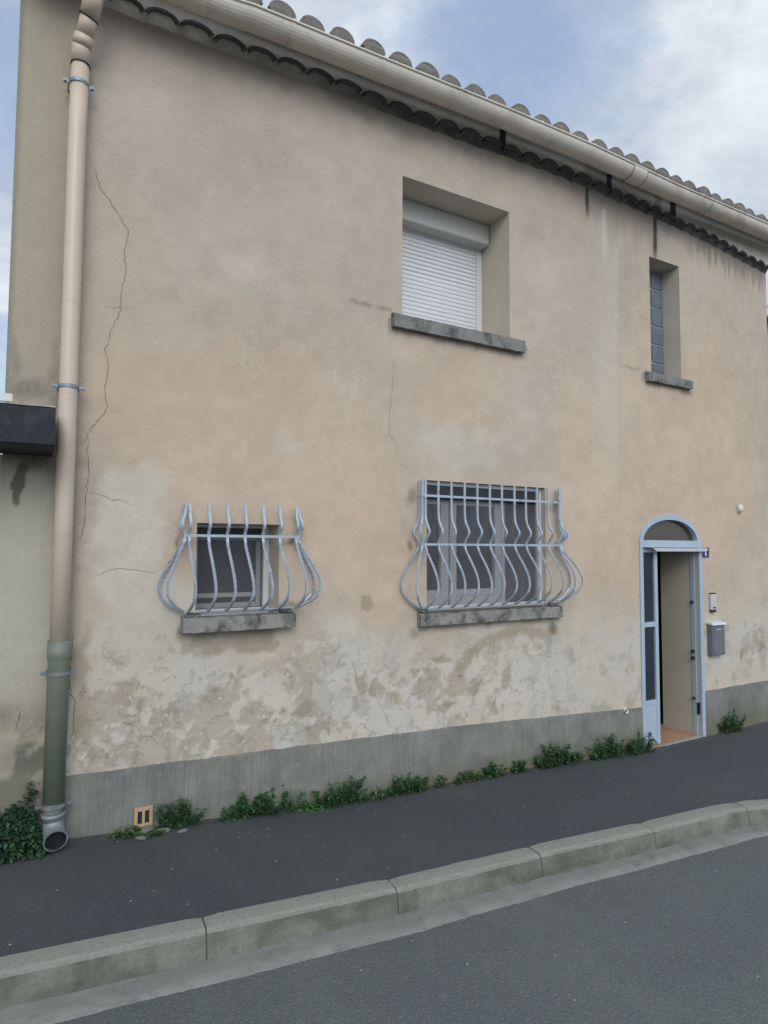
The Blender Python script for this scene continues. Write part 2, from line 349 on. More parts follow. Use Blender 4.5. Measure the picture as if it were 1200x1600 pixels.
# value-noise fBm on numpy grids
def fbm(X, Z, scale, octs=5, seed=0, rough=.55):
    out = np.zeros_like(X); amp = 1; tot = 0
    for o_ in range(octs):
        r = np.random.RandomState(seed*31+o_); G = r.rand(256, 256)
        u = X*scale*2**o_ + 37.3*(o_+1) + seed*11.7; v = Z*scale*2**o_ + 91.1*(o_+1) + seed*5.3
        iu = np.floor(u).astype(int); iv = np.floor(v).astype(int); fu = u-iu; fv = v-iv
        fu = fu*fu*(3-2*fu); fv = fv*fv*(3-2*fv)
        g = lambda a, b: G[a % 256, b % 256]
        out += amp*((g(iu, iv)*(1-fu)+g(iu+1, iv)*fu)*(1-fv) + (g(iu, iv+1)*(1-fu)+g(iu+1, iv+1)*fu)*fv)
        tot += amp; amp *= rough
    return out/tot
def sst(x, a, b):
    t = np.clip((x-a)/(b-a), 0, 1); return t*t*(3-2*t)

CRACKS=[(0.004, [[0.252, 2.367], [0.268, 2.31], [0.3, 2.236], [0.327, 2.194], [0.384, 2.135], [0.424, 2.062], [0.467, 2.007], [0.458, 1.925], [0.449, 1.847], [0.456, 1.715], [0.436, 1.628], [0.431, 1.503], [0.411, 1.417], [0.377, 1.329], [0.354, 1.203], [0.375, 1.105], [0.36, 1.002], [0.363, 0.902], [0.371, 0.862], [0.347, 0.8], [0.285, 0.714], [0.252, 0.632], [0.211, 0.597]]), (0.004, [[0.272, 0.661], [0.276, 0.515], [0.279, 0.417], [0.268, 0.299], [0.268, 0.202], [0.263, 0.124], [0.248, 0.046], [0.204, 0.007]]), (0.003, [[0.275, 0.319], [0.343, 0.315], [0.405, 0.286], [0.49, 0.277], [0.528, 0.25]]), (0.003, [[0.339, -0.187], [0.392, -0.16], [0.464, -0.141], [0.539, -0.15], [0.595, -0.159], [0.692, -0.181]]), (0.006, [[0.216, -0.508], [0.224, -0.565], [0.213, -0.64], [0.21, -0.79], [0.22, -0.885], [0.245, -0.925], [0.242, -1.056], [0.239, -1.168], [0.216, -1.201]]), (0.003, [[0.471, -1.078], [0.545, -1.096], [0.601, -1.13], [0.629, -1.185], [0.678, -1.192], [0.738, -1.26], [0.785, -1.294]]), (0.003, [[2.073, -0.82], [2.116, -0.927], [2.149, -1.094], [2.246, -1.058], [2.312, -1.16], [2.346, -1.235], [2.425, -1.388]]), (0.003, [[2.078, -1.379], [2.12, -1.338], [2.167, -1.307], [2.221, -1.361], [2.27, -1.41]]), (0.0025, [[2.439, 1.483], [2.416, 1.276], [2.395, 1.071], [2.384, 0.868], [2.471, 0.8], [2.442, 0.747]]), (0.002, [[0.371, 0.862], [0.412, 0.839], [0.476, 0.822]]), (0.002, [[0.346, 1.487], [0.383, 1.49], [0.439, 1.496], [0.514, 1.511]]), (0.003, [[1.252, -1.377], [1.273, -1.339], [1.33, -1.296]]), (0.0025, [[4.247, -1.322], [4.28, -1.183], [4.211, -1.033]]), (0.003, [[6.944, 0.451], [6.955, 0.437]]), (0.003, [[-0.068, -1.087], [-0.048, -1.018], [-0.035, -0.948], [-0.052, -1.09]]), (0.002, [[7.364, 2.241], [7.336, 1.932], [7.322, 1.626]])]
VEINS=[(0.005, [[3.882, 1.823], [4.052, 1.821], [4.212, 1.804], [4.376, 1.818]]), (0.004, [[4.254, 1.914], [4.277, 1.815], [4.299, 1.648]]), (0.004, [[3.63, 1.21], [3.823, 1.22], [4.069, 1.236]]), (0.004, [[1.08, 1.898], [1.108, 1.828], [1.18, 1.799], [1.285, 1.798], [1.44, 1.747], [1.536, 1.738]]), (0.004, [[1.536, 1.738], [1.57, 1.796], [1.556, 1.723], [1.482, 1.485]]), (0.004, [[1.536, 1.738], [1.694, 1.74], [1.796, 1.712]]), (0.004, [[1.483, 2.06], [1.542, 2.022], [1.582, 1.974]]), (0.004, [[2.076, 1.191], [2.056, 1.032], [1.96, 1.022]]), (0.004, [[0.868, 1.807], [0.785, 1.814], [0.683, 1.809]]), (0.003, [[3.78, 1.458], [3.916, 1.406], [4.103, 1.465], [4.247, 1.43]]), (0.004, [[4.068, 1.817], [4.089, 1.618], [4.071, 1.437], [4.067, 1.141]]), (0.004, [[3.632, 1.449], [3.825, 1.499], [3.916, 1.476]])]
TAN=[[1.109, -0.637, 0.196, 0.084], [1.047, -0.704, 0.126, 0.058], [1.417, -0.602, 0.091, 0.097], [0.486, -0.953, 0.091, 0.085], [0.695, -1.075, 0.116, 0.099], [0.891, -1.1, 0.089, 0.082], [1.054, -1.059, 0.067, 0.059], [1.336, -1.113, 0.08, 0.034], [1.362, -1.33, 0.072, 0.051], [1.66, -1.152, 0.106, 0.142], [1.857, -1.244, 0.08, 0.113], [1.858, -1.357, 0.06, 0.054], [2.165, -1.049, 0.064, 0.118], [2.166, -1.213, 0.085, 0.103], [2.301, -1.087, 0.066, 0.066], [2.469, -1.192, 0.114, 0.087], [2.654, -0.962, 0.059, 0.039], [2.884, -0.896, 0.087, 0.046], [2.744, -1.084, 0.096, 0.05], [2.934, -1.291, 0.088, 0.05], [3.389, -1.361, 0.054, 0.042], [3.117, -1.359, 0.025, 0.026], [3.542, -1.111, 0.056, 0.134], [1.45, -1.17, 0.055, 0.052], [1.735, -1.34, 0.122, 0.053], [6.996, -1.091, 0.121, 0.177], [7.245, -1.036, 0.125, 0.144], [2.214, -0.412, 0.066, 0.048], [1.253, -1.399, 0.088, 0.021]]
BROWN=[[0.273, -0.568, 0.042, 0.115], [0.286, -0.798, 0.042, 0.152], [0.286, -1.024, 0.048, 0.151], [0.249, -0.719, 0.035, 0.227], [0.881, -0.65, 0.04, 0.041]]
PALE=[[0.571, 0.05, 0.284, 0.443, 0.9], [0.583, -0.431, 0.34, 0.438, 0.9], [0.363, 0.244, 0.108, 0.315, 0.6], [2.357, -1.189, 2.369, 0.335, 0.9], [1.055, -1.079, 0.84, 0.29, 0.8], [3.209, 0.836, 0.739, 0.163, 0.7], [2.947, 0.973, 0.384, 0.117, 0.4], [3.93, 1.302, 0.461, 0.468, 0.5], [1.561, 0.7, 0.193, 0.16, 0.5], [1.655, 0.987, 0.296, 0.14, 0.2], [3.613, -1.01, 0.497, 0.271, 0.9], [1.927, -0.726, 0.307, 0.277, 0.8], [4.37, -1.133, 0.647, 0.346, 0.5], [0.695, 0.504, 0.275, 0.165, 0.4], [1.308, 1.812, 0.508, 0.274, 0.35], [2.011, 1.222, 0.213, 0.292, 0.45], [2.13, -0.123, 0.162, 0.287, 0.3], [2.128, 0.165, 0.323, 0.096, 0.15], [4.019, 2.323, 0.472, 0.421, 0.3]]
WARM=[[0.889, 0.858, 0.828, 0.469, 0.8], [1.411, 1.188, 0.609, 0.411, 0.6], [2.126, 0.358, 0.487, 0.918, 0.75], [2.465, -0.225, 0.23, 0.593, 0.5], [2.947, 1.24, 0.45, 0.374, 0.7], [3.349, 1.623, 0.417, 0.279, 0.4], [1.335, 0.236, 0.82, 0.443, 0.5], [6.095, 0.661, 1.405, 1.371, 0.8], [6.716, 2.141, 0.716, 0.884, 0.5], [4.48, 0.577, 0.418, 1.087, 0.7], [4.985, -0.27, 0.316, 1.051, 0.6], [0.395, 1.743, 0.223, 0.617, 0.35], [0.072, 1.75, 0.137, 0.789, 0.35], [1.12, -0.115, 0.69, 0.257, 0.4], [5.328, 2.326, 0.341, 0.669, 0.4]]
DARK=[[0.851, -0.566, 0.028, 0.057, 0.8], [0.877, -0.477, 0.041, 0.041, 0.5], [2.653, -0.654, 0.059, 0.04, 0.5], [4.075, -0.722, 0.054, 0.069, 0.85], [2.689, -0.48, 0.048, 0.045, 0.8], [4.101, -0.512, 0.109, 0.046, 0.5], [3.052, 1.686, 0.692, 0.055, 0.0], [5.41, 1.728, 0.068, 0.066, 0.7], [6.044, 1.676, 0.129, 0.042, 0.6], [5.219, 1.8, 0.153, 0.019, 0.35], [-0.069, 0.907, 0.146, 0.061, 0.55], [-0.14, 1.087, 0.025, 0.226, 0.35], [-0.166, 2.08, 0.012, 1.544, 0.3], [0.01, 0.496, 0.165, 0.053, 0.85], [-0.103, -0.975, 0.081, 0.093, 0.5], [-0.057, -1.232, 0.113, 0.13, 0.45], [0.071, -1.434, 0.098, 0.109, 0.4], [0.834, 0.012, 0.016, 0.058, 0.8], [1.595, 0.062, 0.034, 0.032, 0.85], [1.592, -0.398, 0.043, 0.031, 0.6], [2.579, 0.402, 0.041, 0.081, 0.5], [2.586, 0.024, 0.024, 0.045, 0.8], [4.136, 0.355, 0.056, 0.059, 0.5], [4.131, 0.006, 0.024, 0.017, 0.9], [7.33, -1.115, 0.076, 0.217, 0.4], [6.983, -1.373, 0.144, 0.085, 0.2], [5.105, 2.942, 0.094, 0.731, 0.12], [4.188, 3.032, 0.654, 0.371, 0.12], [0.084, 0.81, 0.04, 0.309, 0.35], [0.199, -0.184, 0.041, 1.145, 0.22]]
ARC=[[2.978, -1.067], [3.041, -1.002], [3.125, -0.916], [3.217, -0.84], [3.31, -0.788], [3.475, -0.746], [3.615, -0.722], [3.701, -0.711], [3.833, -0.741], [3.983, -0.761], [4.121, -0.741]]
USILL=[[2.408, 1.74], [3.783, 1.748]]
LEFTST=[[2.032, 1.875], [2.224, 1.863], [2.408, 1.863]]
PEEL=[[-0.088, 0.482], [-0.074, 0.468], [-0.039, 0.474], [-0.049, 0.398], [-0.063, 0.322], [-0.092, 0.209], [-0.11, 0.182], [-0.123, 0.301], [-0.128, 0.349], [-0.104, 0.406]]
LSTRIPE=[[4.759, 3.507], [5.044, 3.59], [4.702, 0.589], [4.977, 0.603]]
STR=[[5.59, 3.54, 5.577, 3.081], [4.591, 3.484, 4.587, 3.265]]
LDRIP=[[4.813, 3.523], [4.816, 3.198], [4.578, 3.263], [4.585, 3.169]]


# ------------------------------------------------------------------ levels
ZB = [(-60, -1.66), (-3, -1.66), (.2, -1.715), (1.15, -1.776), (2.1, -1.85), (3.6, -1.887), (4.36, -1.925), (5.3, -1.975), (6.2, -1.968), (7.4, -1.955), (60, -1.95)]
KB = [(-60, -.95), (-3, -.95), (-.07, -.987), (.77, -1.042), (1.76, -1.107), (2.76, -1.135), (3.73, -1.188), (4.55, -1.212), (4.75, -1.235), (5.05, -1.314), (5.5, -1.46), (6.2, -1.72), (8, -2.4), (12, -3.6), (60, -3.6)]
def lin(x): return -1.745 - .0343*min(max(x, -3), 6)
def zpav(x, y):
    t = min(max(-y/1.1, 0), 1); return interp(ZB, x)*(1-t) + lin(x)*t + .02*y
def kerb_y(x): return interp(KB, x)
KH = .132

# ------------------------------------------------------------------ the house front
OPEN = [(.937, 1.508, -.470, .152), (2.741, 4.012, -.505, .538), (2.503, 3.611, 1.846, 2.99), (5.487, 5.968, 1.80, 3.03), (5.285, 6.185, -2.02, .07)]
ACX, ACZ, AA, AB = 5.732, .070, .478, .277
X0, X1 = -.172, 7.602
def make_wall():
    xs = np.arange(X0, X1, .0125); xs = np.append(xs, X1)
    zs = np.arange(-2.3, 3.72, .0125); zs = np.append(zs, 3.72)
    for a, b, c_, d in OPEN:
        for v in (a, b): xs[np.argmin(abs(xs-v))] = v
        for v in (c_, d): zs[np.argmin(abs(zs-v))] = v
    X, Z = np.meshgrid(xs, zs, indexing='ij')
    # warped coordinates make every painted region ragged
    wx = (fbm(X, Z, 3.5, 5, 1)-.5); wz = (fbm(X, Z, 3.5, 5, 2)-.5)
    wfx = (fbm(X, Z, 14, 4, 3)-.5); wfz = (fbm(X, Z, 14, 4, 4)-.5)
    def blobs(L, warp=.5, soft=.5, fine=.08):
        m = np.zeros_like(X)
        for b in L:
            cx, cz, rx, rz = b[:4]; s_ = b[4] if len(b) > 4 else 1
            k = min(rx, rz)
            d = np.sqrt(((X+wx*warp*min(rx*2.2, .6)+wfx*fine-cx)/rx)**2 + ((Z+wz*warp*min(rz*2.2, .6)+wfz*fine-cz)/rz)**2)
            m = np.maximum(m, (1-sst(d, 1-soft, 1+soft*.6))*s_)
        return m
    def add(L, warp, soft, fine=.08):
        m = np.zeros_like(X)
        for b in L: m += blobs([b], warp, soft, fine)
        return np.clip(m, 0, 1)
    warm = add(WARM, .6, .8); pale = add(PALE, .8, .7)
    big = fbm(X, Z, .9, 4, 5); mid = fbm(X, Z, 2.6, 5, 6); fin = fbm(X, Z, 9, 5, 7); fin2 = fbm(X, Z, 26, 3, 8)
    col = np.empty(X.shape+(3,))
    G = np.array([.440, .372, .300]); Wm = np.array([.490, .374, .272]); P = np.array([.480, .445, .385])
    col[:] = G
    up = sst(Z, 1.2, 3.2)[..., None]
    col = col*(1-up*.75) + np.array([.400, .350, .296])*up*.75
    col += ((big-.5)*.07)[..., None]*np.array([1, .95, .85])
    wmk = np.clip(warm*.85*(.75+.6*(mid-.3)), 0, 1)[..., None]; col = col*(1-wmk) + Wm*wmk
    damp = 1-sst(Z + (mid-.5)*.7, -1.0, -.45)
    pm = np.clip(pale*1.1*(.35+1.3*(mid-.28)) , 0, 1)
    pm = np.clip(sst(pm, .12, .6), 0, 1)*np.clip(.35+pale, 0, 1)
    pmk = (pm*.82)[..., None]; col = col*(1-pmk) + P*pmk
    col *= (1 + (mid-.5)*.20 + (fin-.5)*.16)[..., None]
    lf0 = 1-sst(X+wx*.15, .08, .22)
    # extra bleaching in the damp band
    dm = (damp*.62*(1-lf0))[..., None]; col = col*(1-dm) + np.array([.478, .440, .375])*dm
    # long pale run-off stripe right of the middle, sharp right edge
    (xa, _), (xb, _), (xc, _), (xd, _) = LSTRIPE
    t = np.clip((3.5-Z)/2.9, 0, 1); xl = xa+(xc-xa)*t; xr = xb+(xd-xb)*t-.02
    sm_ = sst(X, xl-.14, xl+.10)*(1-sst(X, xr-.012, xr+.012))*sst(Z, .2, 1.0)*(1-sst(Z, 3.0, 3.4))
    stp = (sm_*.32)[..., None]; col = col*(1-stp) + np.array([.50, .475, .42])*stp
    # tan bare patches with crisp rims
    tan = blobs(TAN, .9, .22, .12); tan *= (1-sst(fin, .60, .66)*.8)
    big_t = sst(fbm(X, Z, 3.4, 6, 12, .58)+(fin2-.5)*.06, .575, .60)*damp*(1-sst(X, 3.5, 4.4)*.92)*.70*(X > .25)
    under = sst(X+wfx*.06-.012*0, .90+(-.56-Z)*.12, .925+(-.56-Z)*.12)*(1-sst(X+wfx*.06, 1.47+(Z+.56)*.35, 1.50+(Z+.56)*.35))*(Z < -.54)*(1-sst(-Z+wfx*.10+wx*.12, .72, .76))
    tan = np.maximum(tan, under*1.15)
    tm = np.clip(np.maximum(tan*.9, big_t), 0, 1)[..., None]
    TC = np.array([.285, .236, .178])*(1+(fin-.5)*.4)[..., None]
    col = col*(1-tm*.74) + TC*tm*.74
    md = (sst(fbm(X, Z, 6.5, 6, 31, .66), .56, .66)*damp*.4)[..., None]; col = col*(1-md) + np.array([.205, .185, .155])*md
    # grey film patches
    gf = (sst(fbm(X, Z, 3.1, 6, 14, .6), .56, .62)*damp*.45)[..., None]; col = col*(1-gf) + np.array([.445, .435, .405])*gf
    bm_ = (blobs(BROWN, .8, .7)*.65)[..., None]; col = col*(1-bm_) + np.array([.29, .23, .16])*bm_
    # the tide mark under the large window
    dmin = np.full(X.shape, 9.0)
    for (ax, az), (bx, bz) in zip(ARC[:-1], ARC[1:]):
        vx, vz = bx-ax, bz-az; tt = np.clip(((X-ax)*vx+(Z-az)*vz)/(vx*vx+vz*vz), 0, 1)
        dmin = np.minimum(dmin, np.hypot(X+wfx*.05-ax-vx*tt, Z+wfz*.05-az-vz*tt))
    am = ((1-sst(dmin, .02, .062))*.75)[..., None]; col = col*(1-am) + np.array([.315, .255, .19])*am
    # left strip and low left corner: greener
    lf = ((1-sst(X+wx*.15, .08, .22)))
    l1 = (lf*.8)[..., None]; col = col*(1-l1) + np.array([.325, .292, .225])*l1
    l2 = (lf*(1-sst(Z+wz*.4, -1.3, -.7))*sst(fin+mid-.5, .36, .52)*.85)[..., None]; col = col*(1-l2) + np.array([.135, .14, .10])*l2
    l3 = (lf*sst(Z, -1.2, -.5)*(1-sst(Z, .3, .55))*.5)[..., None]; col = col*(1-l3) + np.array([.43, .425, .365])*l3
    # dark marks
    dark = blobs(DARK, .8, .75, .06)*.95  # includes wall shade painted in under the canopy slab
    valley = np.interp(X, [-.2, .6, 2.0, 3.4, 4.27, 5.5, 6.1, 6.5, 7.24, 7.6], [3.41, 3.415, 3.445, 3.47, 3.48, 3.45, 3.42, 3.40, 3.33, 3.30])
    dz = valley - Z
    eave_dark = (1-sst(dz + (mid-.5)*.28 + (fbm(X*5, Z*.6, 3, 4, 20)-.5)*.10, .0, .17))*(.26+.14*sst(X, 1.2, 3.0))  # wall gets darker upwards, close to the tile row
    eave_dark2 = np.clip(sst(X, 4.25, 4.6)*(1-sst(X, 5.55, 5.75)) * (1-sst(dz+(fbm(X*6, Z*.5, 3, 4, 21)-.5)*.5, .1, .55)), 0, 1)*.34
    drip = (1-sst(dz+(fbm(X*9, Z*.3, 3, 3, 22)-.5)*.6, .06, .22))*sst(X, 6.0, 6.4)*.5
    dark = np.maximum.reduce([dark, eave_dark, eave_dark2, drip])
    streak_ = np.zeros_like(X)
    for x_a, z_a, x_b, z_b in STR:
        xm = x_a+(x_b-x_a)*np.clip((z_a-Z)/(z_a-z_b), 0, 1); wdt = .030 if x_a > 5 else .022
        dark = np.maximum(dark, (1-sst(abs(X-xm+wfx*.02), wdt*.55, wdt*1.6))*sst(Z, z_b-.14, z_b+.10)*1.0*(Z < 3.6))
        streak_ = np.maximum(streak_, (1-sst(abs(X-xm+wfx*.02), wdt*.4, wdt*1.3))*sst(Z, z_b-.12, z_b+.10))
    (ax, az), (bx, bz) = USILL  # darker strips on the wall just below the sills
    line = az+(bz-az)*(X-ax)/(bx-ax)
    dark = np.maximum(dark, (X > ax-.03)*(X < bx+.03)*(Z < line+.06)*(1-sst(line-Z+(fbm(X*3, Z, 4, 4, 24)-.5)*.10, .0, .09))*.45)
    for s0, s1, zt in ((.867, 1.60, -.56), (2.66, 4.18, -.63), (5.40, 6.10, 1.70)):
        dark = np.maximum(dark, (X > s0)*(X < s1)*(Z < zt+.05)*(1-sst(zt-Z+(fbm(X*3, Z, 4, 4, 25)-.5)*.08, .0, .055))*.45)
    for (ax, az), (bx, bz) in zip(LEFTST[:-1], LEFTST[1:]):
        ln = az+(bz-az)*(X-ax)/(bx-ax); inx = (X >= ax)*(X <= bx)
        dark = np.maximum(dark, inx*(1-sst(abs(Z-ln), .004, .030))*sst(fin2, .25, .6)*.5)
    ex = sst(-X, .135, .165)*.4*sst(Z, .5, .9); dark = np.maximum(dark, ex)
    (ax, az), (bx, bz) = LDRIP[:2]
    ld = ((1-sst(abs(X-4.82+wfx*.03), .012, .045))*sst(Z, 2.7, 3.0)*(1-sst(Z, 3.33, 3.38)))[..., None]*.7
    col = col*(1-ld) + np.array([.46, .45, .43])*ld; dark *= (1-ld[..., 0])
    # peeled flake left of the pipe
    px_ = np.array([p[0] for p in PEEL]); pz_ = np.array([p[1] for p in PEEL])
    ins = np.zeros(X.shape, bool); j = len(PEEL)-1
    Xw, Zw = X+wfx*.03, Z+wfz*.03
    for i in range(len(PEEL)):
        c_ = ((pz_[i] > Zw) != (pz_[j] > Zw)) & (Xw < (px_[j]-px_[i])*(Zw-pz_[i])/(pz_[j]-pz_[i]+1e-9)+px_[i]); ins ^= c_; j = i
    insf = ins.astype(float)
    for _ in range(2): insf = (insf + np.roll(insf, 1, 0) + np.roll(insf, -1, 0) + np.roll(insf, 1, 1) + np.roll(insf, -1, 1))/5
    ifm = (sst(insf + (fin2-.5)*.5, .35, .65)*(insf > .02))[..., None]; col = col*(1-ifm) + np.array([.155, .135, .10])*ifm
    col = col*(1-streak_[..., None]*.85) + np.array([.03, .032, .038])*streak_[..., None]*.85
    col = np.clip(col, .02, .7)
    # slight unevenness, none at the openings
    Y = (fbm(X, Z, 1.3, 4, 9)-.5)*.012 + (fin-.5)*.0025 + (tm[..., 0]*.006)
    k = np.ones_like(X)
    for a, b, c_, d in OPEN:
        dd = np.maximum(np.maximum(a-X, X-b), np.maximum(c_-Z, Z-d)); k = np.minimum(k, sst(dd, .0, .12))
    k = np.minimum(k, sst(np.hypot((X-ACX)/AA, (Z-ACZ)/AB), 1.0, 1.3) if True else 1)
    k = np.minimum(k, np.minimum(sst(X, X0, X0+.1), 1-sst(X, X1-.1, X1)))
    Y *= k
    nx, nz = X.shape
    co = np.stack([X, Y, Z], -1).reshape(-1, 3)
    cx = (X[:-1, :-1]+X[1:, 1:])/2; cz = (Z[:-1, :-1]+Z[1:, 1:])/2; keepm = np.ones(cx.shape, bool)
    for a, b, c_, d in OPEN: keepm &= ~((cx > a) & (cx < b) & (cz > c_) & (cz < d))
    keepm &= ~((((cx-ACX)/(AA-.03))**2 + ((cz-ACZ)/(AB-.03))**2 < 1) & (cz > ACZ-.03))
    ii, jj = np.nonzero(keepm); a = ii*nz+jj
    F = np.stack([a, a+nz, a+nz+1, a+1], -1)
    me = bpy.data.meshes.new('wall'); me.vertices.add(len(co)); me.vertices.foreach_set('co', co.ravel())
    me.loops.add(F.size); me.loops.foreach_set('vertex_index', F.ravel().astype(np.int32))
    me.polygons.add(len(F)); me.polygons.foreach_set('loop_start', (np.arange(len(F))*4).astype(np.int32))
    me.polygons.foreach_set('loop_total', np.full(len(F), 4, np.int32))
    me.polygons.foreach_set('use_smooth', np.ones(len(F), bool)); me.update(calc_edges=True); me.validate()
    for nm, arr in (('pigment', col), ('marks', np.stack([np.clip(damp*.9*(1-lf*.6)*(1-sst(X, 3.6, 4.6)*.6)+pale*.25, 0, 1)*(1-ins), dark, np.clip(blobs([(1.55, 1.5, .8, .45, 1), (4.35, 1.35, .5, .6, 1), (2.0, .8, .5, .4, .7), (4.5, .6, .4, .4, .6), (1.0, 2.0, .6, .5, .5)], .8, .8)*1.0, 0, 1)], -1))):
        at_ = me.color_attributes.new(nm, 'FLOAT_COLOR', 'POINT')
        at_.data.foreach_set('color', np.concatenate([arr.reshape(-1, 3), np.ones((len(co), 1))], 1).astype(np.float32).ravel())
    return me

house = empty('house', (3.7, 0, -1.9))
tag(house, 'old two storey house with cracked ochre rendered front, tiled eaves and barred ground floor windows', 'house')
HK = lambda o: keep(o, house)
wall = HK(link('wall', make_wall(), 'render'))
# other sides of the house body, in the same plaster
b = MB()
b.quad((X0, 6.5, -2.3), (X0, 0, -2.3), (X0, 0, 3.72), (X0, 6.5, 3.72))
b.quad((X1, 0, -2.3), (X1, 6.5, -2.3), (X1, 6.5, 3.72), (X1, 0, 3.72))
b.quad((X1, 6.5, -2.3), (X0, 6.5, -2.3), (X0, 6.5, 3.72), (X1, 6.5, 3.72))
for xx in (X0, X1):
    n = len(b.v); b.v += [(xx, 0, 3.72), (xx, 6.5, 3.72), (xx, 3.25, 4.68)]; b.f.append((n, n+1, n+2)); b.sm.append(False); b.mi.append(0)
HK(b.build('side_wall', 'reveal'))
# room behind the front door, thick wall with cream reveal
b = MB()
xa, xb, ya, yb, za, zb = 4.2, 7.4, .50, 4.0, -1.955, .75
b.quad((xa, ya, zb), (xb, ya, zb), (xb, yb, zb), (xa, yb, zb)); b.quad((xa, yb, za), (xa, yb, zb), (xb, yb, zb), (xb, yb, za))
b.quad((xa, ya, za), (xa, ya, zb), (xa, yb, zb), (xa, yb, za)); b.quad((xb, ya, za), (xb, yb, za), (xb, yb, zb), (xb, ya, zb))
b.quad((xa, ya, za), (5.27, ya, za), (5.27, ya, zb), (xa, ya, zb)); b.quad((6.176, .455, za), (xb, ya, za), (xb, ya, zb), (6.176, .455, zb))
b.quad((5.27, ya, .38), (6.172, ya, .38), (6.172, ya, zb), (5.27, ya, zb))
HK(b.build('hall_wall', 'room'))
b = MB()
b.quad((6.176, .012, -2.0), (6.176, .455, -2.0), (6.176, .455, .38), (6.176, .012, .38)); b.quad((5.27, .012, -2.0), (5.27, .012, .38), (5.27, .50, .38), (5.27, .50, -2.0))
b.quad((5.27, .012, .379), (6.172, .012, .379), (6.172, .50, .379), (5.27, .50, .379))
HK(b.build('door_reveal', 'cream'))
b = MB(); b.box(4.2, 7.4, .002, 4.0, -2.1, -1.962)
for i in range(1, 10): b.box(4.9, 7.0, i*.33, i*.33+.004, -1.962, -1.9612)
HK(b.build('hall_floor', 'tilefloor'))

# plinth
PT = [(.205, -1.358), (1.453, -1.395), (2.946, -1.439), (4.2, -1.50), (5.255, -1.553)]
PT2 = [(6.242, -1.504), (7.0, -1.503), (7.615, -1.506)]
def plinth(tab, x0, x1, yo=-.012):
    b = MB(); N = max(3, int((x1-x0)/.06)); prev = None
    for i in range(N+1):
        x = x0+(x1-x0)*i/N; zt = interp(tab, x)+random.uniform(-.003, .003); yj = yo+random.uniform(-.0015, .0015)
        cur = [(x, .004, zt+.002), (x, yj, zt-.003), (x, yj-.002, -2.25)]
        if prev:
            for k in range(2): b.quad(prev[k+1], cur[k+1], cur[k], prev[k])
        else: b.quad((x, .004, -2.25), cur[2], cur[1], cur[0])
        prev = cur
    b.quad(prev[2], (x1, .004, -2.25), (x1, .004, prev[0][2]), prev[1])
    return HK(b.build('plinth', 'plinth'))
plinth(PT, .205, 5.255); plinth(PT2, 6.242, 7.615)

# cracks and lime veins as thin ragged ribbons lying on the render
def ribbon(b, pts, wd, yo):
    P = []
    for (ax, az), (bx, bz) in zip(pts[:-1], pts[1:]):
        L = math.hypot(bx-ax, bz-az); n = max(2, int(L/.016))
        for k in range(n):
            t = k/n; P.append((ax+(bx-ax)*t+random.gauss(0, .0035), az+(bz-az)*t+random.gauss(0, .0025)))
    P.append(pts[-1]); prev = None; N = len(P)
    for i, (x, z) in enumerate(P):
        j0, j1 = P[max(i-1, 0)], P[min(i+1, N-1)]; tx, tz = j1[0]-j0[0], j1[1]-j0[1]; L = math.hypot(tx, tz)+1e-9
        w_ = wd*.5*random.uniform(.5, 1.25)*min(1, .25+min(i, N-1-i)/6); nx_, nz_ = -tz/L*w_, tx/L*w_
        cur = [(x+nx_, yo, z+nz_), (x-nx_, yo, z-nz_)]
        if prev: b.quad(prev[0], prev[1], cur[1], cur[0])
        prev = cur
dg = bpy.context.evaluated_depsgraph_get()
def drape(b, off):      # lay each ribbon point on the uneven wall
    wl = wall.evaluated_get(bpy.context.evaluated_depsgraph_get()); L = Vector(house.location)
    out = []
    for v in b.v:
        hit, loc, nn, ix = wl.ray_cast(Vector((v[0], -.2, v[2]))-L+Vector(wall.location)*0-Vector((0, 0, 0)) if False else Vector((v[0], -.2, v[2])), Vector((0, 1, 0)), distance=.5)
        out.append((v[0], (loc.y if hit else 0)-off, v[2]))
    b.v = out
for wd_, p in CRACKS:
    b = MB(); ribbon(b, p, wd_*1.0, 0); drape(b, .0012); HK(b.build('crack', 'crack'))
for wd_, p in VEINS:
    b = MB(); ribbon(b, p, wd_*1.0, 0); drape(b, .0010); HK(b.build('filled_crack', 'vein'))

# ------------------------------------------------------------------ eaves: scalloped cornice, gutter, roof
PK = [.40, .62, .83, 1.06, 1.28, 1.50, 1.72, 1.95, 2.17, 2.40, 2.64, 2.85, 3.08, 3.32, 3.53, 3.75, 3.97, 4.18, 4.40, 4.64, 4.85, 5.04, 5.24, 5.43, 5.62, 5.80, 5.99, 6.17, 6.38, 6.56, 6.73, 6.91, 7.09, 7.26, 7.42, 7.57]
PK = [-.26, -.04, .18] + PK
EK = 4.14/4.06      # the tile row sits 6 cm proud of the wall
PK = [v*EK if v > 0 else v for v in PK]
PZ = [(-.3, 3.450), (.6, 3.455), (1.06, 3.466), (1.95, 3.483), (2.85, 3.49), (3.3, 3.507), (4.18, 3.519), (5.4, 3.486), (6.0, 3.456), (6.39, 3.435), (7.1, 3.361), (7.6, 3.32)]
PZ = [(a_*EK if a_ > 0 else a_, c_*EK-.012) for a_, c_ in PZ]
def scallop(x, lift=0.0, rr=1.0):
    i = min(range(len(PK)), key=lambda k: abs(PK[k]-x))
    nb = PK[i+1] if x > PK[i] and i+1 < len(PK) else (PK[i-1] if i else PK[i]-.22)
    h = max(abs(nb-PK[i])/2, .06); t = min(abs(x-PK[i])/h, 1)
    ph = .074 + .008*math.sin(i*2.3)
    return interp(PZ, x) - ph*(1-math.sqrt(max(0, 1-(t*.97)**2))) + .004*math.sin(i*5.1) + lift
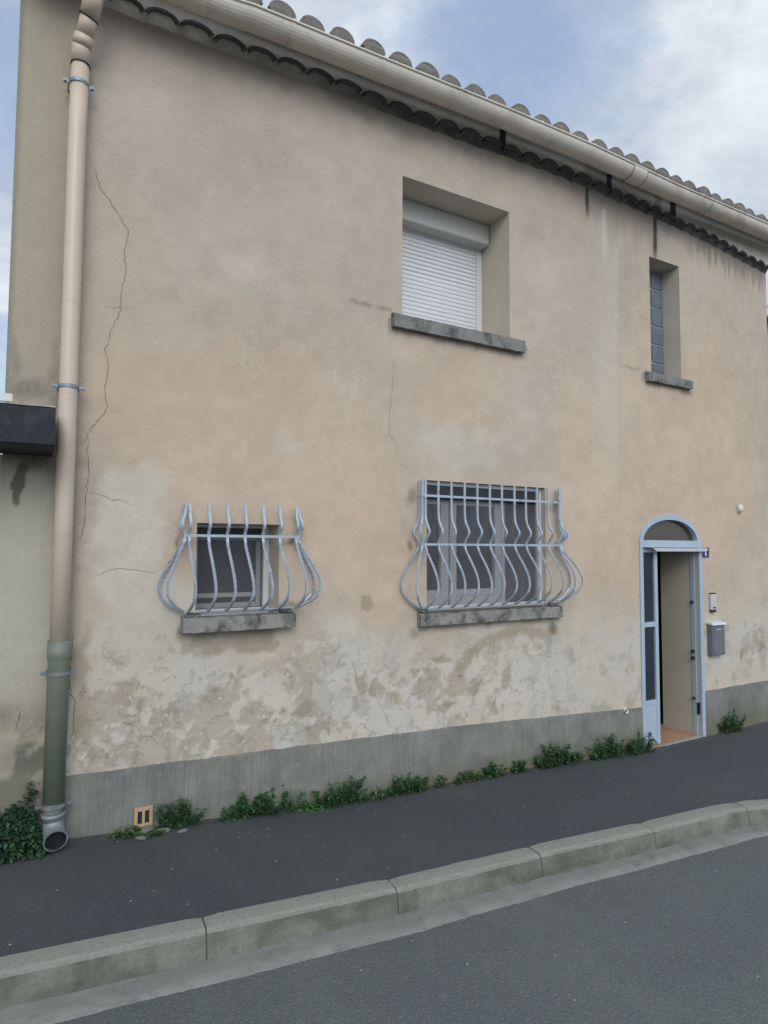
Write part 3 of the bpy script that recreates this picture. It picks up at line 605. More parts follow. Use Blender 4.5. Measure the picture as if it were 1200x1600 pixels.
cx0, cx1 = X0-.006, X1+.006; CY = -.060
N = int((cx1-cx0)/.0125)
b = MB(); prev = None
for i in range(N+1):
    x = cx0+(cx1-cx0)*i/N; zs = scallop(x); f1 = CY+random.uniform(-.0015, .0015)
    cur = [(x, .02, zs), (x, f1+.003, zs), (x, f1, zs+.006), (x, f1-.004, 3.660), (x, -.165, 3.69), (x, -.165, 3.70), (x, .02, 3.70)]
    if prev:
        for k in range(len(cur)-1): b.quad(prev[k], prev[k+1], cur[k+1], cur[k], sm=False)
    else: b.f.append(tuple(range(len(b.v), len(b.v)+7))); b.v += cur; b.sm.append(False); b.mi.append(0)
    prev = cur
b.f.append(tuple(range(len(b.v)+6, len(b.v)-1, -1))); b.v += prev; b.sm.append(False); b.mi.append(0)
cornice = HK(b.build('cornice', 'cornice'))
# the row of half-round tiles lining the scallops
b = MB()
for i, xc in enumerate(PK[1:-1], 1):
    hl, hr = (xc-PK[i-1])/2*.97, (PK[i+1]-xc)/2*.97; ring = []
    jy = random.uniform(-.008, .006)
    for k in range(13):
        t = -1+2*k/12; x = xc+(hr if t > 0 else hl)*t
        if x < cx0+.01 or x > cx1-.01: continue
        z = scallop(x)-.0015; ring.append((x, z, t))
    if len(ring) < 3: continue
    for (xa_, za_, ta), (xb_, zb_, tb) in zip(ring[:-1], ring[1:]):
        th = .019; y0, y1 = CY-.014+jy*.6, CY+.03
        ia = (xc+(xa_-xc)*(1-th/.11), za_-th*(1-abs(ta)*.75)); ib = (xc+(xb_-xc)*(1-th/.11), zb_-th*(1-abs(tb)*.75))
        b.quad((xa_, y0, za_), (ia[0], y0, ia[1]), (ib[0], y0, ib[1]), (xb_, y0, zb_))            # end thickness
        b.quad((ia[0], y0, ia[1]), (ia[0], y1, ia[1]), (ib[0], y1, ib[1]), (ib[0], y0, ib[1]), sm=True)  # underside
        b.quad((xa_, y0, za_), (xb_, y0, zb_), (xb_, CY+.002, zb_), (xa_, CY+.002, za_))
cv = MB(); prev = None
for i in range(N+1):
    x = cx0+.004+(cx1-cx0-.008)*i/N; zs = scallop(x)-.010; zw = interp(PZ, x)-.092+random.uniform(-.004, .004); cur = []
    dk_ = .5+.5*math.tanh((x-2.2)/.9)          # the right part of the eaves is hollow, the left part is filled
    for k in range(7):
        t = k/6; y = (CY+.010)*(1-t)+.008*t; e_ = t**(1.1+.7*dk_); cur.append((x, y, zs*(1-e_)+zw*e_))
    if prev:
        for k in range(6): cv.quad(prev[k], prev[k+1], cur[k+1], cur[k], sm=True)
    prev = cur
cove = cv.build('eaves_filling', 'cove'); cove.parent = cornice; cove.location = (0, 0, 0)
# mortar packed between the tile backs and the wall
keep(b.build('eaves_tiles', 'eavetile', None), cornice); bpy.context.view_layer.update()
cornice_tiles = C.objects['eaves_tiles']; cornice_tiles.location = (0, 0, 0) if False else cornice_tiles.location
for o_ in (cornice_tiles,): o_.location = Vector((0, 0, 0))

# gutter
GZ = [(-.3, 3.500), (1.0, 3.520), (1.16, 3.540), (2.1, 3.567), (2.8, 3.590), (3.34, 3.608), (4.3, 3.622), (4.85, 3.612), (5.5, 3.600), (6.2, 3.606), (7.0, 3.613), (7.9, 3.62)]
GR, GY = .090, -.270
gx = [ -.22 + (7.66+.22)*i/120 for i in range(121)]
b = MB()
def gprof(x, r, extra=0):
    z0 = interp(GZ, x); pr = []
    for k in range(15):
        a = -math.pi/2 - .12 + (math.pi+.12)*k/14
        pr.append((x, GY + r*math.sin(a), z0 - r*math.cos(a)))
    return pr
for x_, y_ in zip(gx[:-1], gx[1:]):
    for r in (GR, GR-.004):
        A, B_ = gprof(x_, r), gprof(y_, r)
        for k in range(14):
            q = (A[k], A[k+1], B_[k+1], B_[k]) if r == GR else (A[k], B_[k], B_[k+1], A[k+1])
            b.quad(*q, sm=True)
for x_ in (gx[0], gx[-1]):
    n = len(b.v); P_ = gprof(x_, GR); b.v += P_; b.f.append(tuple(range(n, n+15))); b.sm.append(False); b.mi.append(0)
b.tube([(x, GY-GR-.002, interp(GZ, x)+.004) for x in gx], .0095, 8)
gutter = HK(b.build('gutter', 'gutter'))
def gchild(name, b_, mat): o_ = b_.build(name, mat); o_.parent = gutter; return o_
hooks = [.72, 1.43, 2.13, 2.82, 3.67, 4.31, 5.30, 5.87, 6.50, 6.95]
for hx in hooks:
    b = MB()
    for r in (GR+.003,):
        A, B_ = gprof(hx-.011, r), gprof(hx+.011, r)
        for k in range(14): b.quad(A[k], A[k+1], B_[k+1], B_[k], sm=True)
    z0 = interp(GZ, hx)
    b.box(hx-.010, hx+.010, GY-GR-.013, GY-GR+.012, z0-.003, z0+.016, bev=.003)
    o_ = gchild('gutter_hook', b, ['gutter', 'mortar'])
# union sleeve between two gutter lengths
b = MB(); 
A_ = [(4.83, GR+.006), (5.02, GR+.006)]
P1, P2 = gprof(4.83, GR+.006), gprof(5.02, GR+.006)
for k in range(14): b.quad(P1[k], P1[k+1], P2[k+1], P2[k], sm=True)
for P_ in (gprof(4.83, GR+.0065), gprof(5.02, GR+.0065)):
    pass
gchild('gutter_union', b, 'gutter')
for xj in (4.83, 5.02, 6.03):
    b = MB(); P1, P2 = gprof(xj-.003, GR+.008), gprof(xj+.003, GR+.008)
    for k in range(1, 13): b.quad(P1[k], P1[k+1], P2[k+1], P2[k])
    gchild('gutter_joint', b, 'crack')

# roof tiles: columns of half-round cover tiles, channels between them, closed ends
TZ = [(-.4, 3.590), (1.36, 3.600), (2.5, 3.630), (4.4, 3.662), (5.0, 3.657), (7.8, 3.648)]
tx = [-.08, .19, .42, .66, .89, 1.125, 1.36, 1.585, 1.817, 2.062, 2.297, 2.539, 2.768, 3.002, 3.234, 3.475, 3.736, 3.955, 4.199, 4.446, 4.659, 4.871, 5.09, 5.31, 5.53, 5.75, 5.96, 6.18, 6.38, 6.58, 6.785, 6.99, 7.21, 7.42, 7.63]
b = MB(); sl_ = math.tan(rad(16.5)); YE = -.318
for i, xc in enumerate(tx):
    base = interp(TZ, xc)+random.uniform(-.006, .006); R = .096+random.uniform(-.004, .005); y = YE+random.uniform(-.012, .014)
    skew = random.uniform(-.012, .012); y_last = None
    for s_ in range(10):
        y0 = y+s_*.36; y1 = y0+.42; r0, r1 = R, R*.82
        if y1 > 3.3: y1 = 3.3
        lift = .018*(1) if s_ else 0
        z0 = base+(y0-YE)*sl_+.010; z1 = base+(y1-YE)*sl_-.006
        for k in range(10):
            a0, a1 = math.pi*k/10, math.pi*(k+1)/10
            def pt(a, r, yy, zz): return (xc+skew*(yy-y)*.3+r*math.cos(a), yy, zz+r*.86*math.sin(a))
            b.quad(pt(a0, r0, y0, z0), pt(a1, r0, y0, z0), pt(a1, r1, y1, z1), pt(a0, r1, y1, z1), sm=True)
            if s_ == 0:
                ri = r0-.014; yy = y0
                b.quad(pt(a0, r0, yy, z0), pt(a0, ri, yy, z0), pt(a1, ri, yy, z0), pt(a1, r0, yy, z0))
        if s_ == 0:   # mortar plug a little inside the end
            n = len(b.v); ri = r0-.006
            for k in range(11):
                a = math.pi*k/10; b.v.append((xc+ri*math.cos(a), y0+.001+.003*math.sin(k*2.1+i), z0+ri*.86*math.sin(a)))
            b.v += [(xc-ri*.95, y0+.01, z0-.018), (xc+ri*.95, y0+.01, z0-.018)]
            b.f.append(tuple(range(n, n+13))); b.sm.append(False); b.mi.append(0)
        if y1 >= 3.3: break
    if i < len(tx)-1:  # channel
        xm = (xc+tx[i+1])/2; hw = .085
        for k in range(6):
            a0, a1 = math.pi+math.pi*k/6, math.pi+math.pi*(k+1)/6
            def p2(a, yy): return (xm+hw*math.cos(a), yy, base+.045+(yy-YE)*sl_+.055*math.sin(a))
            b.quad(p2(a0, YE+.03), p2(a0, 3.3), p2(a1, 3.3), p2(a1, YE+.03), sm=True)
b.quad((X0, 6.6, 3.62), (X1+.1, 6.6, 3.62), (X1+.1, 3.26, 4.66), (X0, 3.26, 4.66))
b.box(X0-.02, X1+.03, -.16, .0, 3.702, 3.715, mi=1)
HK(b.build('roof', ['rooftile', 'mortar']))
b = MB(); b.tube([(X0, 3.28, 4.66), (X1+.1, 3.28, 4.66)], .1, 10); HK(b.build('ridge_tiles', 'rooftile'))

# downpipe
PX, PY = .150, -.092
b = MB()
b.tube([(.1495, PY, -.60), (.1495, PY, .2), (.1515, PY, .95), (.1520, PY, 1.7), (.1520, PY, 2.5), (.158, PY, 2.93)], .051, 20)
dp = HK(b.build('downpipe', 'sand'))
def pch(name, b_, mat): o_ = b_.build(name, mat); o_.parent = dp; return o_
b = MB(); b.tube([(.158, PY, 2.925), (.159, PY, 3.02), (.161, PY-.004, 3.045)], .0545, 20)
b.tube([(.161, PY-.006, 3.04), (.172, PY-.035, 3.095)], .0545, 20); pch('pipe_elbow', b, 'sand')
b = MB(); b.tube([(.169, PY-.028, 3.08), (.198, PY-.10, 3.205)], .050, 20); pch('pipe_offset', b, 'sand')
b = MB(); b.tube([(.192, PY-.085, 3.185), (.206, PY-.125, 3.25), (.215, PY-.150, 3.30)], .0545, 20); b.tube([(.215, PY-.150, 3.285), (.222, PY-.172, 3.36), (.224, PY-.178, 3.46)], .0560, 20)
pch('pipe_elbow', b, 'sand')
b = MB(); b.tube([(.158, PY, 2.917), (.158, PY, 2.925)], .0560, 20); pch('pipe_seal', b, 'black')
b = MB(); b.tube([(.192-.003, PY-.080, 3.177), (.192, PY-.085, 3.185)], .0560, 20); pch('pipe_seal', b, 'black')
b = MB(); b.tube([(.147, PY, -1.46), (.1495, PY, -.66), (.1495, PY, -.655), (.1495, PY, -.645), (.1495, PY, -.55)], [.0575, .0575, .0585, .0625, .0615], 24); pch('pipe_sleeve', b, 'green')
b = MB(); b.tube([(.147, PY, -1.56), (.147, PY, -1.455)], .050, 20); pch('lower_pipe', b, 'green')
# grey shoe with its mouth towards the street
b = MB()
b.tube([(.148, PY, -1.58), (.148, PY, -1.545), (.148, PY, -1.540), (.148, PY, -1.520)], [.056, .056, .0635, .0635], 24)
path = [(.148, PY, -1.530), (.149, PY, -1.565), (.150, PY-.012, -1.598), (.153, PY-.036, -1.622), (.157, PY-.068, -1.636), (.160, PY-.098, -1.643)]
b.tube(path, [.056, .056, .056, .056, .057, .059], 24, cap=False)
c1 = Vector(path[-1]); d_ = (Vector(path[-1])-Vector(path[-2])).normalized(); a_ = d_.orthogonal().normalized(); e_ = d_.cross(a_)
def rings(b_, L):
    n_ = 28; rs = [[c1+d_*o_+(a_*math.cos(2*math.pi*k/n_)+e_*math.sin(2*math.pi*k/n_))*r_ for k in range(n_)] for o_, r_ in L]
    for A, B_ in zip(rs[:-1], rs[1:]):
        for k in range(n_): b_.quad(A[k], A[(k+1) % n_], B_[(k+1) % n_], B_[k], sm=False)
rings(b, [(-.018, .058), (-.016, .0625), (0, .0625), (0, .055)])
shoe = pch('pipe_shoe', b, 'zinc')
b = MB(); rings(b, [(0, .0555), (-.012, .0545), (-.05, .052), (-.055, .001)]); pch('pipe_mouth', b, 'black')
def bracket(z, r, mat, screws=True):
    b_ = MB(); cx_ = interp([(-1.5, .148), (.95, .152), (2.6, .152)], z)
    n_ = 22; hz = .010
    for k in range(n_):
        a0, a1 = math.pi+math.pi*k/n_, math.pi+math.pi*(k+1)/n_
        P_ = [(cx_+rr*math.cos(a), PY+rr*math.sin(a)) for a in (a0, a1) for rr in (r, r+.004)]
        b_.quad((*P_[1], z-hz), (*P_[3], z-hz), (*P_[3], z+hz), (*P_[1], z+hz), sm=True)
        b_.quad((*P_[0], z+hz), (*P_[1], z+hz), (*P_[3], z+hz), (*P_[2], z+hz)); b_.quad((*P_[0], z-hz), (*P_[2], z-hz), (*P_[3], z-hz), (*P_[1], z-hz))
    for sx_ in (-1, 1):
        xa_ = cx_+sx_*(r+.002)
        b_.box(min(xa_, xa_+sx_*.032), max(xa_, xa_+sx_*.032), PY-.004, PY+.004, z-hz, z+hz)
        b_.box(xa_+sx_*.0-.004, xa_+sx_*.0+.004, PY+.004, -.002, z-.006, z+.006)
        b_.tube([(xa_+sx_*.020, PY-.014, z), (xa_+sx_*.020, PY+.012, z)], .008, 8)
    return pch('pipe_bracket', b_, mat)
bracket(2.80, .0525, 'galv'); bracket(.935, .0525, 'galv'); bracket(-.735, .0595, 'zinc'); bracket(-1.478, .0595, 'zinc')

# ------------------------------------------------------------------ windows
def reveal(op, depth, mat='reveal', sides='LRTB'):
    a, b_, c_, d = op; m = MB()
    if 'L' in sides: m.quad((a, 0, c_), (a, 0, d), (a, depth, d), (a, depth, c_))
    if 'R' in sides: m.quad((b_, 0, c_), (b_, depth, c_), (b_, depth, d), (b_, 0, d))
    if 'T' in sides: m.quad((a, 0, d), (b_, 0, d), (b_, depth, d), (a, depth, d))
    if 'B' in sides: m.quad((a, 0, c_), (a, depth, c_), (b_, depth, c_), (b_, 0, c_))
    return m
def sub(parent, name, b_, mat, label=None):
    o_ = b_.build(name, mat); o_.parent = parent
    if label: o_['label'] = label
    return o_
def part(name, b_, mat, label=None):
    o_ = HK(b_.build(name, mat))
    if label: o_['label'] = label
    return o_
def ring(b_, x0, x1, z0, z1, w_, y0, y1, mi=0, wt=None, wb=None):
    wt = wt or w_; wb = wb or w_
    b_.box(x0, x0+w_, y0, y1, z0, z1, mi, bev=.003); b_.box(x1-w_, x1, y0, y1, z0, z1, mi, bev=.003)
    b_.box(x0+w_, x1-w_, y0+.001, y1-.001, z1-wt, z1, mi, bev=.003); b_.box(x0+w_, x1-w_, y0+.001, y1-.001, z0, z0+wb, mi, bev=.003)
def sill(x0, x1, z0, z1, d, mat, slope=.02, label=None):
    bm = bmesh.new()
    n = 24; V = []
    for i in range(n+1):
        x = x0+(x1-x0)*i/n; j = lambda s=.0025: random.uniform(-s, s)
        V.append([bm.verts.new(v) for v in ((x, .05, z0), (x, -d+j(), z0+j(.002)), (x, -d+j(), z1-slope+j(.003)-.004), (x, -d+.006, z1-slope+j(.002)), (x, .05, z1))])
    for A, B_ in zip(V[:-1], V[1:]):
        for k in range(5): bm.faces.new((A[k], A[(k+1) % 5], B_[(k+1) % 5], B_[k]))
    bm.faces.new(V[0][::-1]); bm.faces.new(V[-1]); bmesh.ops.recalc_face_normals(bm, faces=bm.faces)
    b_ = MB(); b_.bm(bm); return b_

# upstairs shuttered window
op = OPEN[2]; x0, x1, z0, z1 = op
b = MB(); b.quad((x0, .44, z0), (x1, .44, z0), (x1, .44, z1), (x0, .44, z1))
b.box(3.545, 3.608, .385, .43, z0, 2.82, bev=.004); b.box(x0+.003, x0+.06, .385, .43, z0, 2.82, bev=.004)
win = part('window', b, 'white', 'upstairs window with white roller shutter pulled down')
sub(win, 'reveal', reveal(op, .45), 'reveal')
b = MB(); prof = [(.27, 2.985), (.27, 2.822), (.272, 2.810), (.280, 2.802), (.30, 2.797), (.425, 2.797)]
xe = 3.597
for (ya_, za_), (yb_, zb_) in zip(prof[:-1], prof[1:]): b.quad((x0+.002, ya_, za_), (x0+.002, yb_, zb_), (xe, yb_, zb_), (xe, ya_, za_), sm=False)
n = len(b.v); b.v += [(xe, y_, z_) for y_, z_ in prof]+[(xe, .425, 2.985)]; b.f.append(tuple(range(n, n+7))); b.sm.append(False); b.mi.append(0)
b.quad((x0+.002, .27, 2.985), (xe, .27, 2.985), (xe, .425, 2.985), (x0+.002, .425, 2.985))
sub(win, 'shutter_box', b, 'boxw')
b = MB(); zc = z0+.01; pitch_ = .0385
while zc < 2.80:
    zt = min(zc+pitch_, 2.82); yy = .405; sh = .0030 if zc < 2.42 else .0065
    P_ = [(yy+.003, zc), (yy-sh*.6, zc+.006), (yy-sh, zc+pitch_*.45), (yy-sh*.6, zc+pitch_-.008), (yy+.004, zc+pitch_-.003), (yy+.004, zc+pitch_)]
    for (ya_, za_), (yb_, zb_) in zip(P_[:-1], P_[1:]): b.quad((x0+.05, ya_, za_), (3.550, ya_, za_), (3.550, yb_, zb_), (x0+.05, yb_, zb_), sm=True)
    zc += pitch_
sub(win, 'roller_shutter', b, 'shutter')
sub(win, 'window_sill', sill(2.402, 3.742, 1.722, 1.852, .055, 'sill_dark', .022), 'sill_dark')

# upstairs glass block window
op = OPEN[3]; x0, x1, z0, z1 = op
b = MB(); b.box(x0+.001, x1-.001, .212, .26, z0, z1)
win = part('glass_block_window', b, 'rail', 'narrow upstairs window of glass blocks')
sub(win, 'reveal', reveal(op, .27), 'reveal')
rows = [1.79, 2.005, 2.21, 2.415, 2.62, 2.825, 3.02]
for zr0, zr1 in zip(rows[:-1], rows[1:]):
    for xc0, xc1 in ((5.492, 5.578), (5.590, 5.772), (5.784, 5.962)):
        b = MB(); b.box(xc0, xc1, .200, .235, zr0+.007, zr1-.007, bev=.008); sub(win, 'glass_block', b, 'gblock')
sub(win, 'window_sill', sill(5.393, 6.095, 1.700, 1.810, .048, 'sill_dark', .02), 'sill_dark')

# small barred window
op = OPEN[0]; x0, x1, z0, z1 = op
b = MB(); ring(b, x0+.001, x1-.001, z0, z1-.001, .040, .215, .262, wt=.022, wb=.03)
b.box(x0+.04, x1-.04, .22, .26, z1-.075, z1-.024, mi=1)
win = part('window', b, ['white', 'black'], 'small square ground floor window')
sub(win, 'reveal', reveal(op, .30, 'reveal', 'LRT'), 'reveal')
b = MB(); ring(b, x0+.04, x1-.04, z0+.03, z1-.075, .035, .285, .31); pass
b.box(x0+.04, x1-.04, .283, .305, z0+.105, z0+.135)
sub(win, 'casement', b, 'white')
b = MB(); b.quad((x0, .313, z0), (x1, .313, z0), (x1, .313, z1), (x0, .313, z1)); sub(win, 'pane', b, 'glass')
b = MB(); b.quad((x0+.04, .240, z0+.03), (x1-.04, .240, z0+.03), (x1-.04, .240, z1-.075), (x0+.04, .240, z1-.075)); sub(win, 'insect_screen', b, 'screen')
s_ = sub(win, 'window_sill', sill(.846, 1.603, -.556, -.440, .092, 'concrete', .026), 'concrete')
b = MB(); b.box(.948, 1.500, -.030, .30, -.470, -.452, bev=.003); b.box(.948, 1.42, -.034, -.029, -.462, -.440, bev=.002); sub(win, 'sill_trim', b, 'white')

# large barred window
op = OPEN[1]; x0, x1, z0, z1 = op
b = MB(); ring(b, x0+.001, x1-.001, z0+.002, z1-.002, .030, .050, .105, wt=.030, wb=.02)
b.box(x0+.03, x1-.03, .058, .10, z1-.135, z1-.033, mi=1)
win = part('window', b, ['white', 'black'], 'wide ground floor window with white frame behind bars')
sub(win, 'reveal', reveal(op, .16, 'reveal', 'LRT'), 'reveal')
b = MB(); yb0, yb1 = .115, .150
zt_ = z1-.137
b.box(x0+.03, 2.800, yb0, yb1, z0+.02, zt_); b.box(2.955, 3.035, yb0, yb1, z0+.02, zt_, bev=.004); b.box(3.045, 3.110, yb0-.008, yb1, z0+.02, zt_, bev=.004)
b.box(3.520, 3.590, yb0-.008, yb1, z0+.02, zt_, bev=.004); b.box(3.60, 3.64, yb0, yb1, z0+.02, zt_, bev=.004)
for xa_, xb_ in ((2.80, 2.955), (3.110, 3.520)):
    b.box(xa_, xb_, yb0, yb1, zt_-.045, zt_); b.box(xa_, xb_, yb0, yb1, z0+.10, z0+.15); b.box(xa_, xb_, yb0-.01, yb1, z0+.02, z0+.098)
b.box(3.036, 3.044, yb0+.01, yb1, z0+.02, zt_, mi=1)
sub(win, 'casement', b, ['white', 'black'])
b = MB(); b.quad((2.79, .152, z0), (3.60, .152, z0), (3.60, .152, zt_+.05), (2.79, .152, zt_+.05)); sub(win, 'pane', b, 'glass')
b = MB(); prev = None
for i in range(41):
    x = 3.60+.42*i/40; y_ = .165+.010*math.sin(i*1.1)+.004*math.sin(i*2.9)
    cur = ((x, y_, z0), (x, y_, z1))
    if prev: b.quad(prev[0], cur[0], cur[1], prev[1], sm=True)
    prev = cur
sub(win, 'curtain', b, 'curtain')
b = MB(); b.quad((x0+.03, .085, z0+.02), (x1-.03, .085, z0+.02), (x1-.03, .085, zt_), (x0+.03, .085, zt_)); sub(win, 'insect_screen', b, 'screen')
sub(win, 'window_sill', sill(2.650, 4.150, -.617, -.512, .062, 'concrete', .010), 'concrete')
b = MB(); b.box(2.738, 3.965, -.022, .05, -.503, -.474, bev=.003); sub(win, 'sill_trim', b, 'white')
b = MB()
for c_ in ((2.69, -.495, .035), (4.05, -.500, .04), (4.10, -.503, .03), (.90, -.447, .035), (.93, -.452, .03), (1.54, -.43, .045), (1.47, -.452, .03), (1.56, -.445, .03)):
    bm = bmesh.new(); bmesh.ops.create_icosphere(bm, subdivisions=2, radius=1)
    for v in bm.verts: v.co = Vector((c_[0]+v.co.x*c_[2]*1.2*random.uniform(.75, 1.2), -.035+v.co.y*.03*random.uniform(.7, 1.2), c_[1]+v.co.z*c_[2]*.55*random.uniform(.6, 1.3)))
    b = MB(); b.bm(bm); HK(b.build('mortar_lump', 'mortar'))

# bulging grilles
def grille(xs, prof, tw0, rails, ztop, yb=-.08, rb=.0088, label=None, corner=.7, side=.8):
    b_ = MB()
    g = None
    for ri, (zr, yr) in enumerate(rails):
        b_ = MB(); last = ri == len(rails)-1; hy, hz_ = (.014, .004) if last else (.006, .009)
        b_.box(xs[0]-.02, xs[-1]+.02, yr-hy, yr+hy, zr-hz_, zr+hz_, bev=.001)
        for sx_ in (xs[0]-.02, xs[-1]+.02): b_.box(sx_-hz_*.9, sx_+hz_*.9, yr+hy-.002, .004, zr-hz_*.9, zr+hz_*.9)
        if g is None: g = part('window_grille', b_, 'rail', label)
        else: sub(g, 'rail', b_, 'rail')
    def bar(x, y, dx, dy):
        pts = [(x+dx*o_, y+dy*o_, z_) for z_, o_ in prof]
        P_ = smooth_path(pts, 7)
        # even resampling for the twist
        L = [0.0]
        for a_, c__ in zip(P_[:-1], P_[1:]): L.append(L[-1]+(c__-a_).length)
        n_ = int(L[-1]/.008); Q = []; k = 0
        for i in range(n_+1):
            s__ = L[-1]*i/n_
            while k < len(L)-2 and L[k+1] < s__: k += 1
            Q.append(P_[k].lerp(P_[k+1], (s__-L[k])/max(L[k+1]-L[k], 1e-9)))
        tw = []; a__ = 0
        for q in Q:
            if tw0[0] > q.z > tw0[1]: a__ += .008/.075*2*math.pi
            tw.append(a__)
        m = MB(); m.tube(Q, rb, 4, True, 0, tw, True); sub(g, 'bar', m, 'rail')
    for x in xs: bar(x+random.uniform(-.002, .002), yb, 0, -1)
    for sgn, xe_ in ((-1, xs[0]-.022), (1, xs[-1]+.022)):
        bar(xe_, yb+.012, sgn*corner, -corner)
        bar(xe_, yb+.052, sgn*side, 0)
    return g
grille([.872, .993, 1.115, 1.236, 1.358, 1.477, 1.599],
       [(.272, -.004), (.255, 0), (.205, .012), (.175, .030), (.150, .040), (.125, .036), (.095, .012), (.066, .002), (.03, .012), (-.03, .055), (-.11, .125), (-.19, .185), (-.255, .212), (-.31, .200), (-.355, .155), (-.39, .09), (-.412, .03), (-.418, .004)],
       (.02, -.34), [(.066, -.08), (-.424, -.062)], .27, label='pot-bellied grille of twisted bars over small window', corner=.58, side=.69)
grille([2.675, 2.796, 2.924, 3.056, 3.182, 3.315, 3.444, 3.581, 3.710, 3.837, 3.965, 4.104],
       [(.532, .0), (.50, 0), (.42, 0), (.34, 0), (.26, .002), (.215, .010), (.175, .030), (.138, .056), (.118, .060), (.095, .050), (.05, .012), (.021, .002), (-.015, .014), (-.07, .055), (-.14, .112), (-.21, .158), (-.28, .182), (-.345, .172), (-.40, .125), (-.445, .065), (-.468, .02), (-.474, .0)],
       (-.03, -.37), [(.405, -.08), (.021, -.08), (-.480, -.060)], .53, rb=.0080, label='wide pot-bellied grille of twisted bars over the large window', corner=.72, side=.89)

# ------------------------------------------------------------------ door
b = MB()
def arch(a_, b_, n_=36): return [(ACX+a_*math.cos(math.pi*k/n_), ACZ+b_*math.sin(math.pi*k/n_)) for k in range(n_+1)]
O_, I_ = arch(AA, AB), arch(AA-.050, AB-.052)
for k in range(36):
    (ax, az), (bx, bz), (cx_, cz_), (dx, dz_) = O_[k], O_[k+1], I_[k+1], I_[k]
    az, bz, cz_, dz_ = [max(v, .072) for v in (az, bz, cz_, dz_)]
    yf = -.014
    b.quad((dx, yf, dz_), (ax, yf, az), (bx, yf, bz), (cx_, yf, cz_))
    b.quad((ax, yf, az), (ax, .03, az), (bx, .03, bz), (bx, yf, bz), sm=True)
    b.quad((dx, yf, dz_), (cx_, yf, cz_), (cx_, .05, cz_), (dx, .05, dz_), sm=True)
    b.quad((dx, .05, dz_), (cx_, .05, cz_), (bx, .05, bz), (ax, .05, az))
b.box(5.252, 6.212, -.016, .06, .008, .082, bev=.004)                      # transom
b.box(5.252, 5.300, -.014, .075, -1.985, .0075, bev=.004)
b.box(6.184, 6.236, -.014, .040, -1.980, .074, bev=.004)
b.box(6.170, 6.236, .0405, .090, -1.962, .006, bev=.003)
door = part('door_frame', b, 'blue', 'pale blue arched door frame')
b = MB(); bm = bmesh.new()
vs = [bm.verts.new((x, -.062, z)) for x, z in ((5.385, .004), (5.44, -.030), (6.235, -.030), (6.245, .004))]
bm.faces.new(vs); g_ = bmesh.ops.extrude_face_region(bm, geom=bm.faces[:])
for e in g_['geom']:
    if isinstance(e, bmesh.types.BMVert): e.co.y = -.0165
bmesh.ops.recalc_face_normals(bm, faces=bm.faces); b.bm(bm); sub(door, 'drip_bar', b, 'plast')
b = MB(); n = 24; pts_ = arch(AA-.040, AB-.042, n)
nn = len(b.v); b.v += [(x, .040, max(z, .07)) for x, z in pts_]; b.f.append(tuple(range(nn, nn+n+1))); b.sm.append(False); b.mi.append(0)
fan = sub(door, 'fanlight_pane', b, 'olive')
b = MB(); b.box(5.301, 5.345, .030, .068, -1.955, .0, bev=.003); b.box(5.520, 5.566, .030, .068, -1.955, .0, bev=.003)
b.box(5.345, 5.520, .031, .067, -.040, .0); b.box(5.345, 5.520, .031, .067, -.790, -.742, bev=.002); b.box(5.345, 5.520, .035, .062, -1.953, -1.528, bev=.003)
b.box(5.345, 5.520, .031, .067, -1.560, -1.518, bev=.002); b.box(5.345, 5.520, .031, .067, -1.953, -1.90, bev=.002)
leaf = part('door_side_leaf', b, 'blue', 'narrow fixed door leaf with two tall panes')
for za_, zb_ in ((-.745, -.038), (-1.52, -.788)):
    b = MB(); b.quad((5.34, .052, za_), (5.525, .052, za_), (5.525, .052, zb_), (5.34, .052, zb_)); sub(leaf, 'pane', b, 'glass')
b = MB(); b.quad((5.29, .09, -1.95), (5.53, .09, -1.95), (5.53, .09, -.0), (5.29, .09, 0)); sub(leaf, 'dark_sheet', b, 'dim_sheet')  # dark sheet coloured as the unlit room behind the panes
for z_, r_ in ((-.57, .016), (-1.09, .018), (-1.16, .020), (-1.58, .014)):
    b = MB(); b.tube([(6.170, .066, z_), (6.148, .066, z_)], r_, 12); b.tube([(6.148, .066, z_-.002), (6.134, .062, z_-.002)], r_*.6, 10); sub(door, 'latch', b, 'black')
b = MB(); b.box(6.164, 6.184, .008, .036, -1.74, -1.62, bev=.003); sub(door, 'hinge', b, 'black')
b = MB(); b.box(5.568, 6.164, -.014, .020, -1.972, -1.960, bev=.002); HK(b.build('threshold', 'alu'))

# terracotta air vent
b = MB(); zv0, zv1, xv0, xv1 = -1.735, -1.612, .592, .700
yv0, yv1 = -.030, -.010
b.box(xv0, xv0+.020, yv0, yv1, zv0, zv1, bev=.003); b.box(xv1-.020, xv1, yv0, yv1, zv0, zv1, bev=.003); b.box(xv0+.02, xv1-.02, yv0, yv1, zv1-.022, zv1, bev=.003); b.box(xv0+.02, xv1-.02, yv0-.003, yv1, zv0, zv0+.024, bev=.003)
b.box((xv0+xv1)/2-.008, (xv0+xv1)/2+.008, yv0, yv1, zv0+.02, zv1-.02, bev=.002)
v_ = part('air_vent', b, 'terra')
b = MB(); b.quad((xv0+.01, -.0165, zv0+.01), (xv1-.01, -.0165, zv0+.01), (xv1-.01, -.0165, zv1-.01), (xv0+.01, -.0165, zv1-.01)); sub(v_, 'vent_opening', b, 'black')
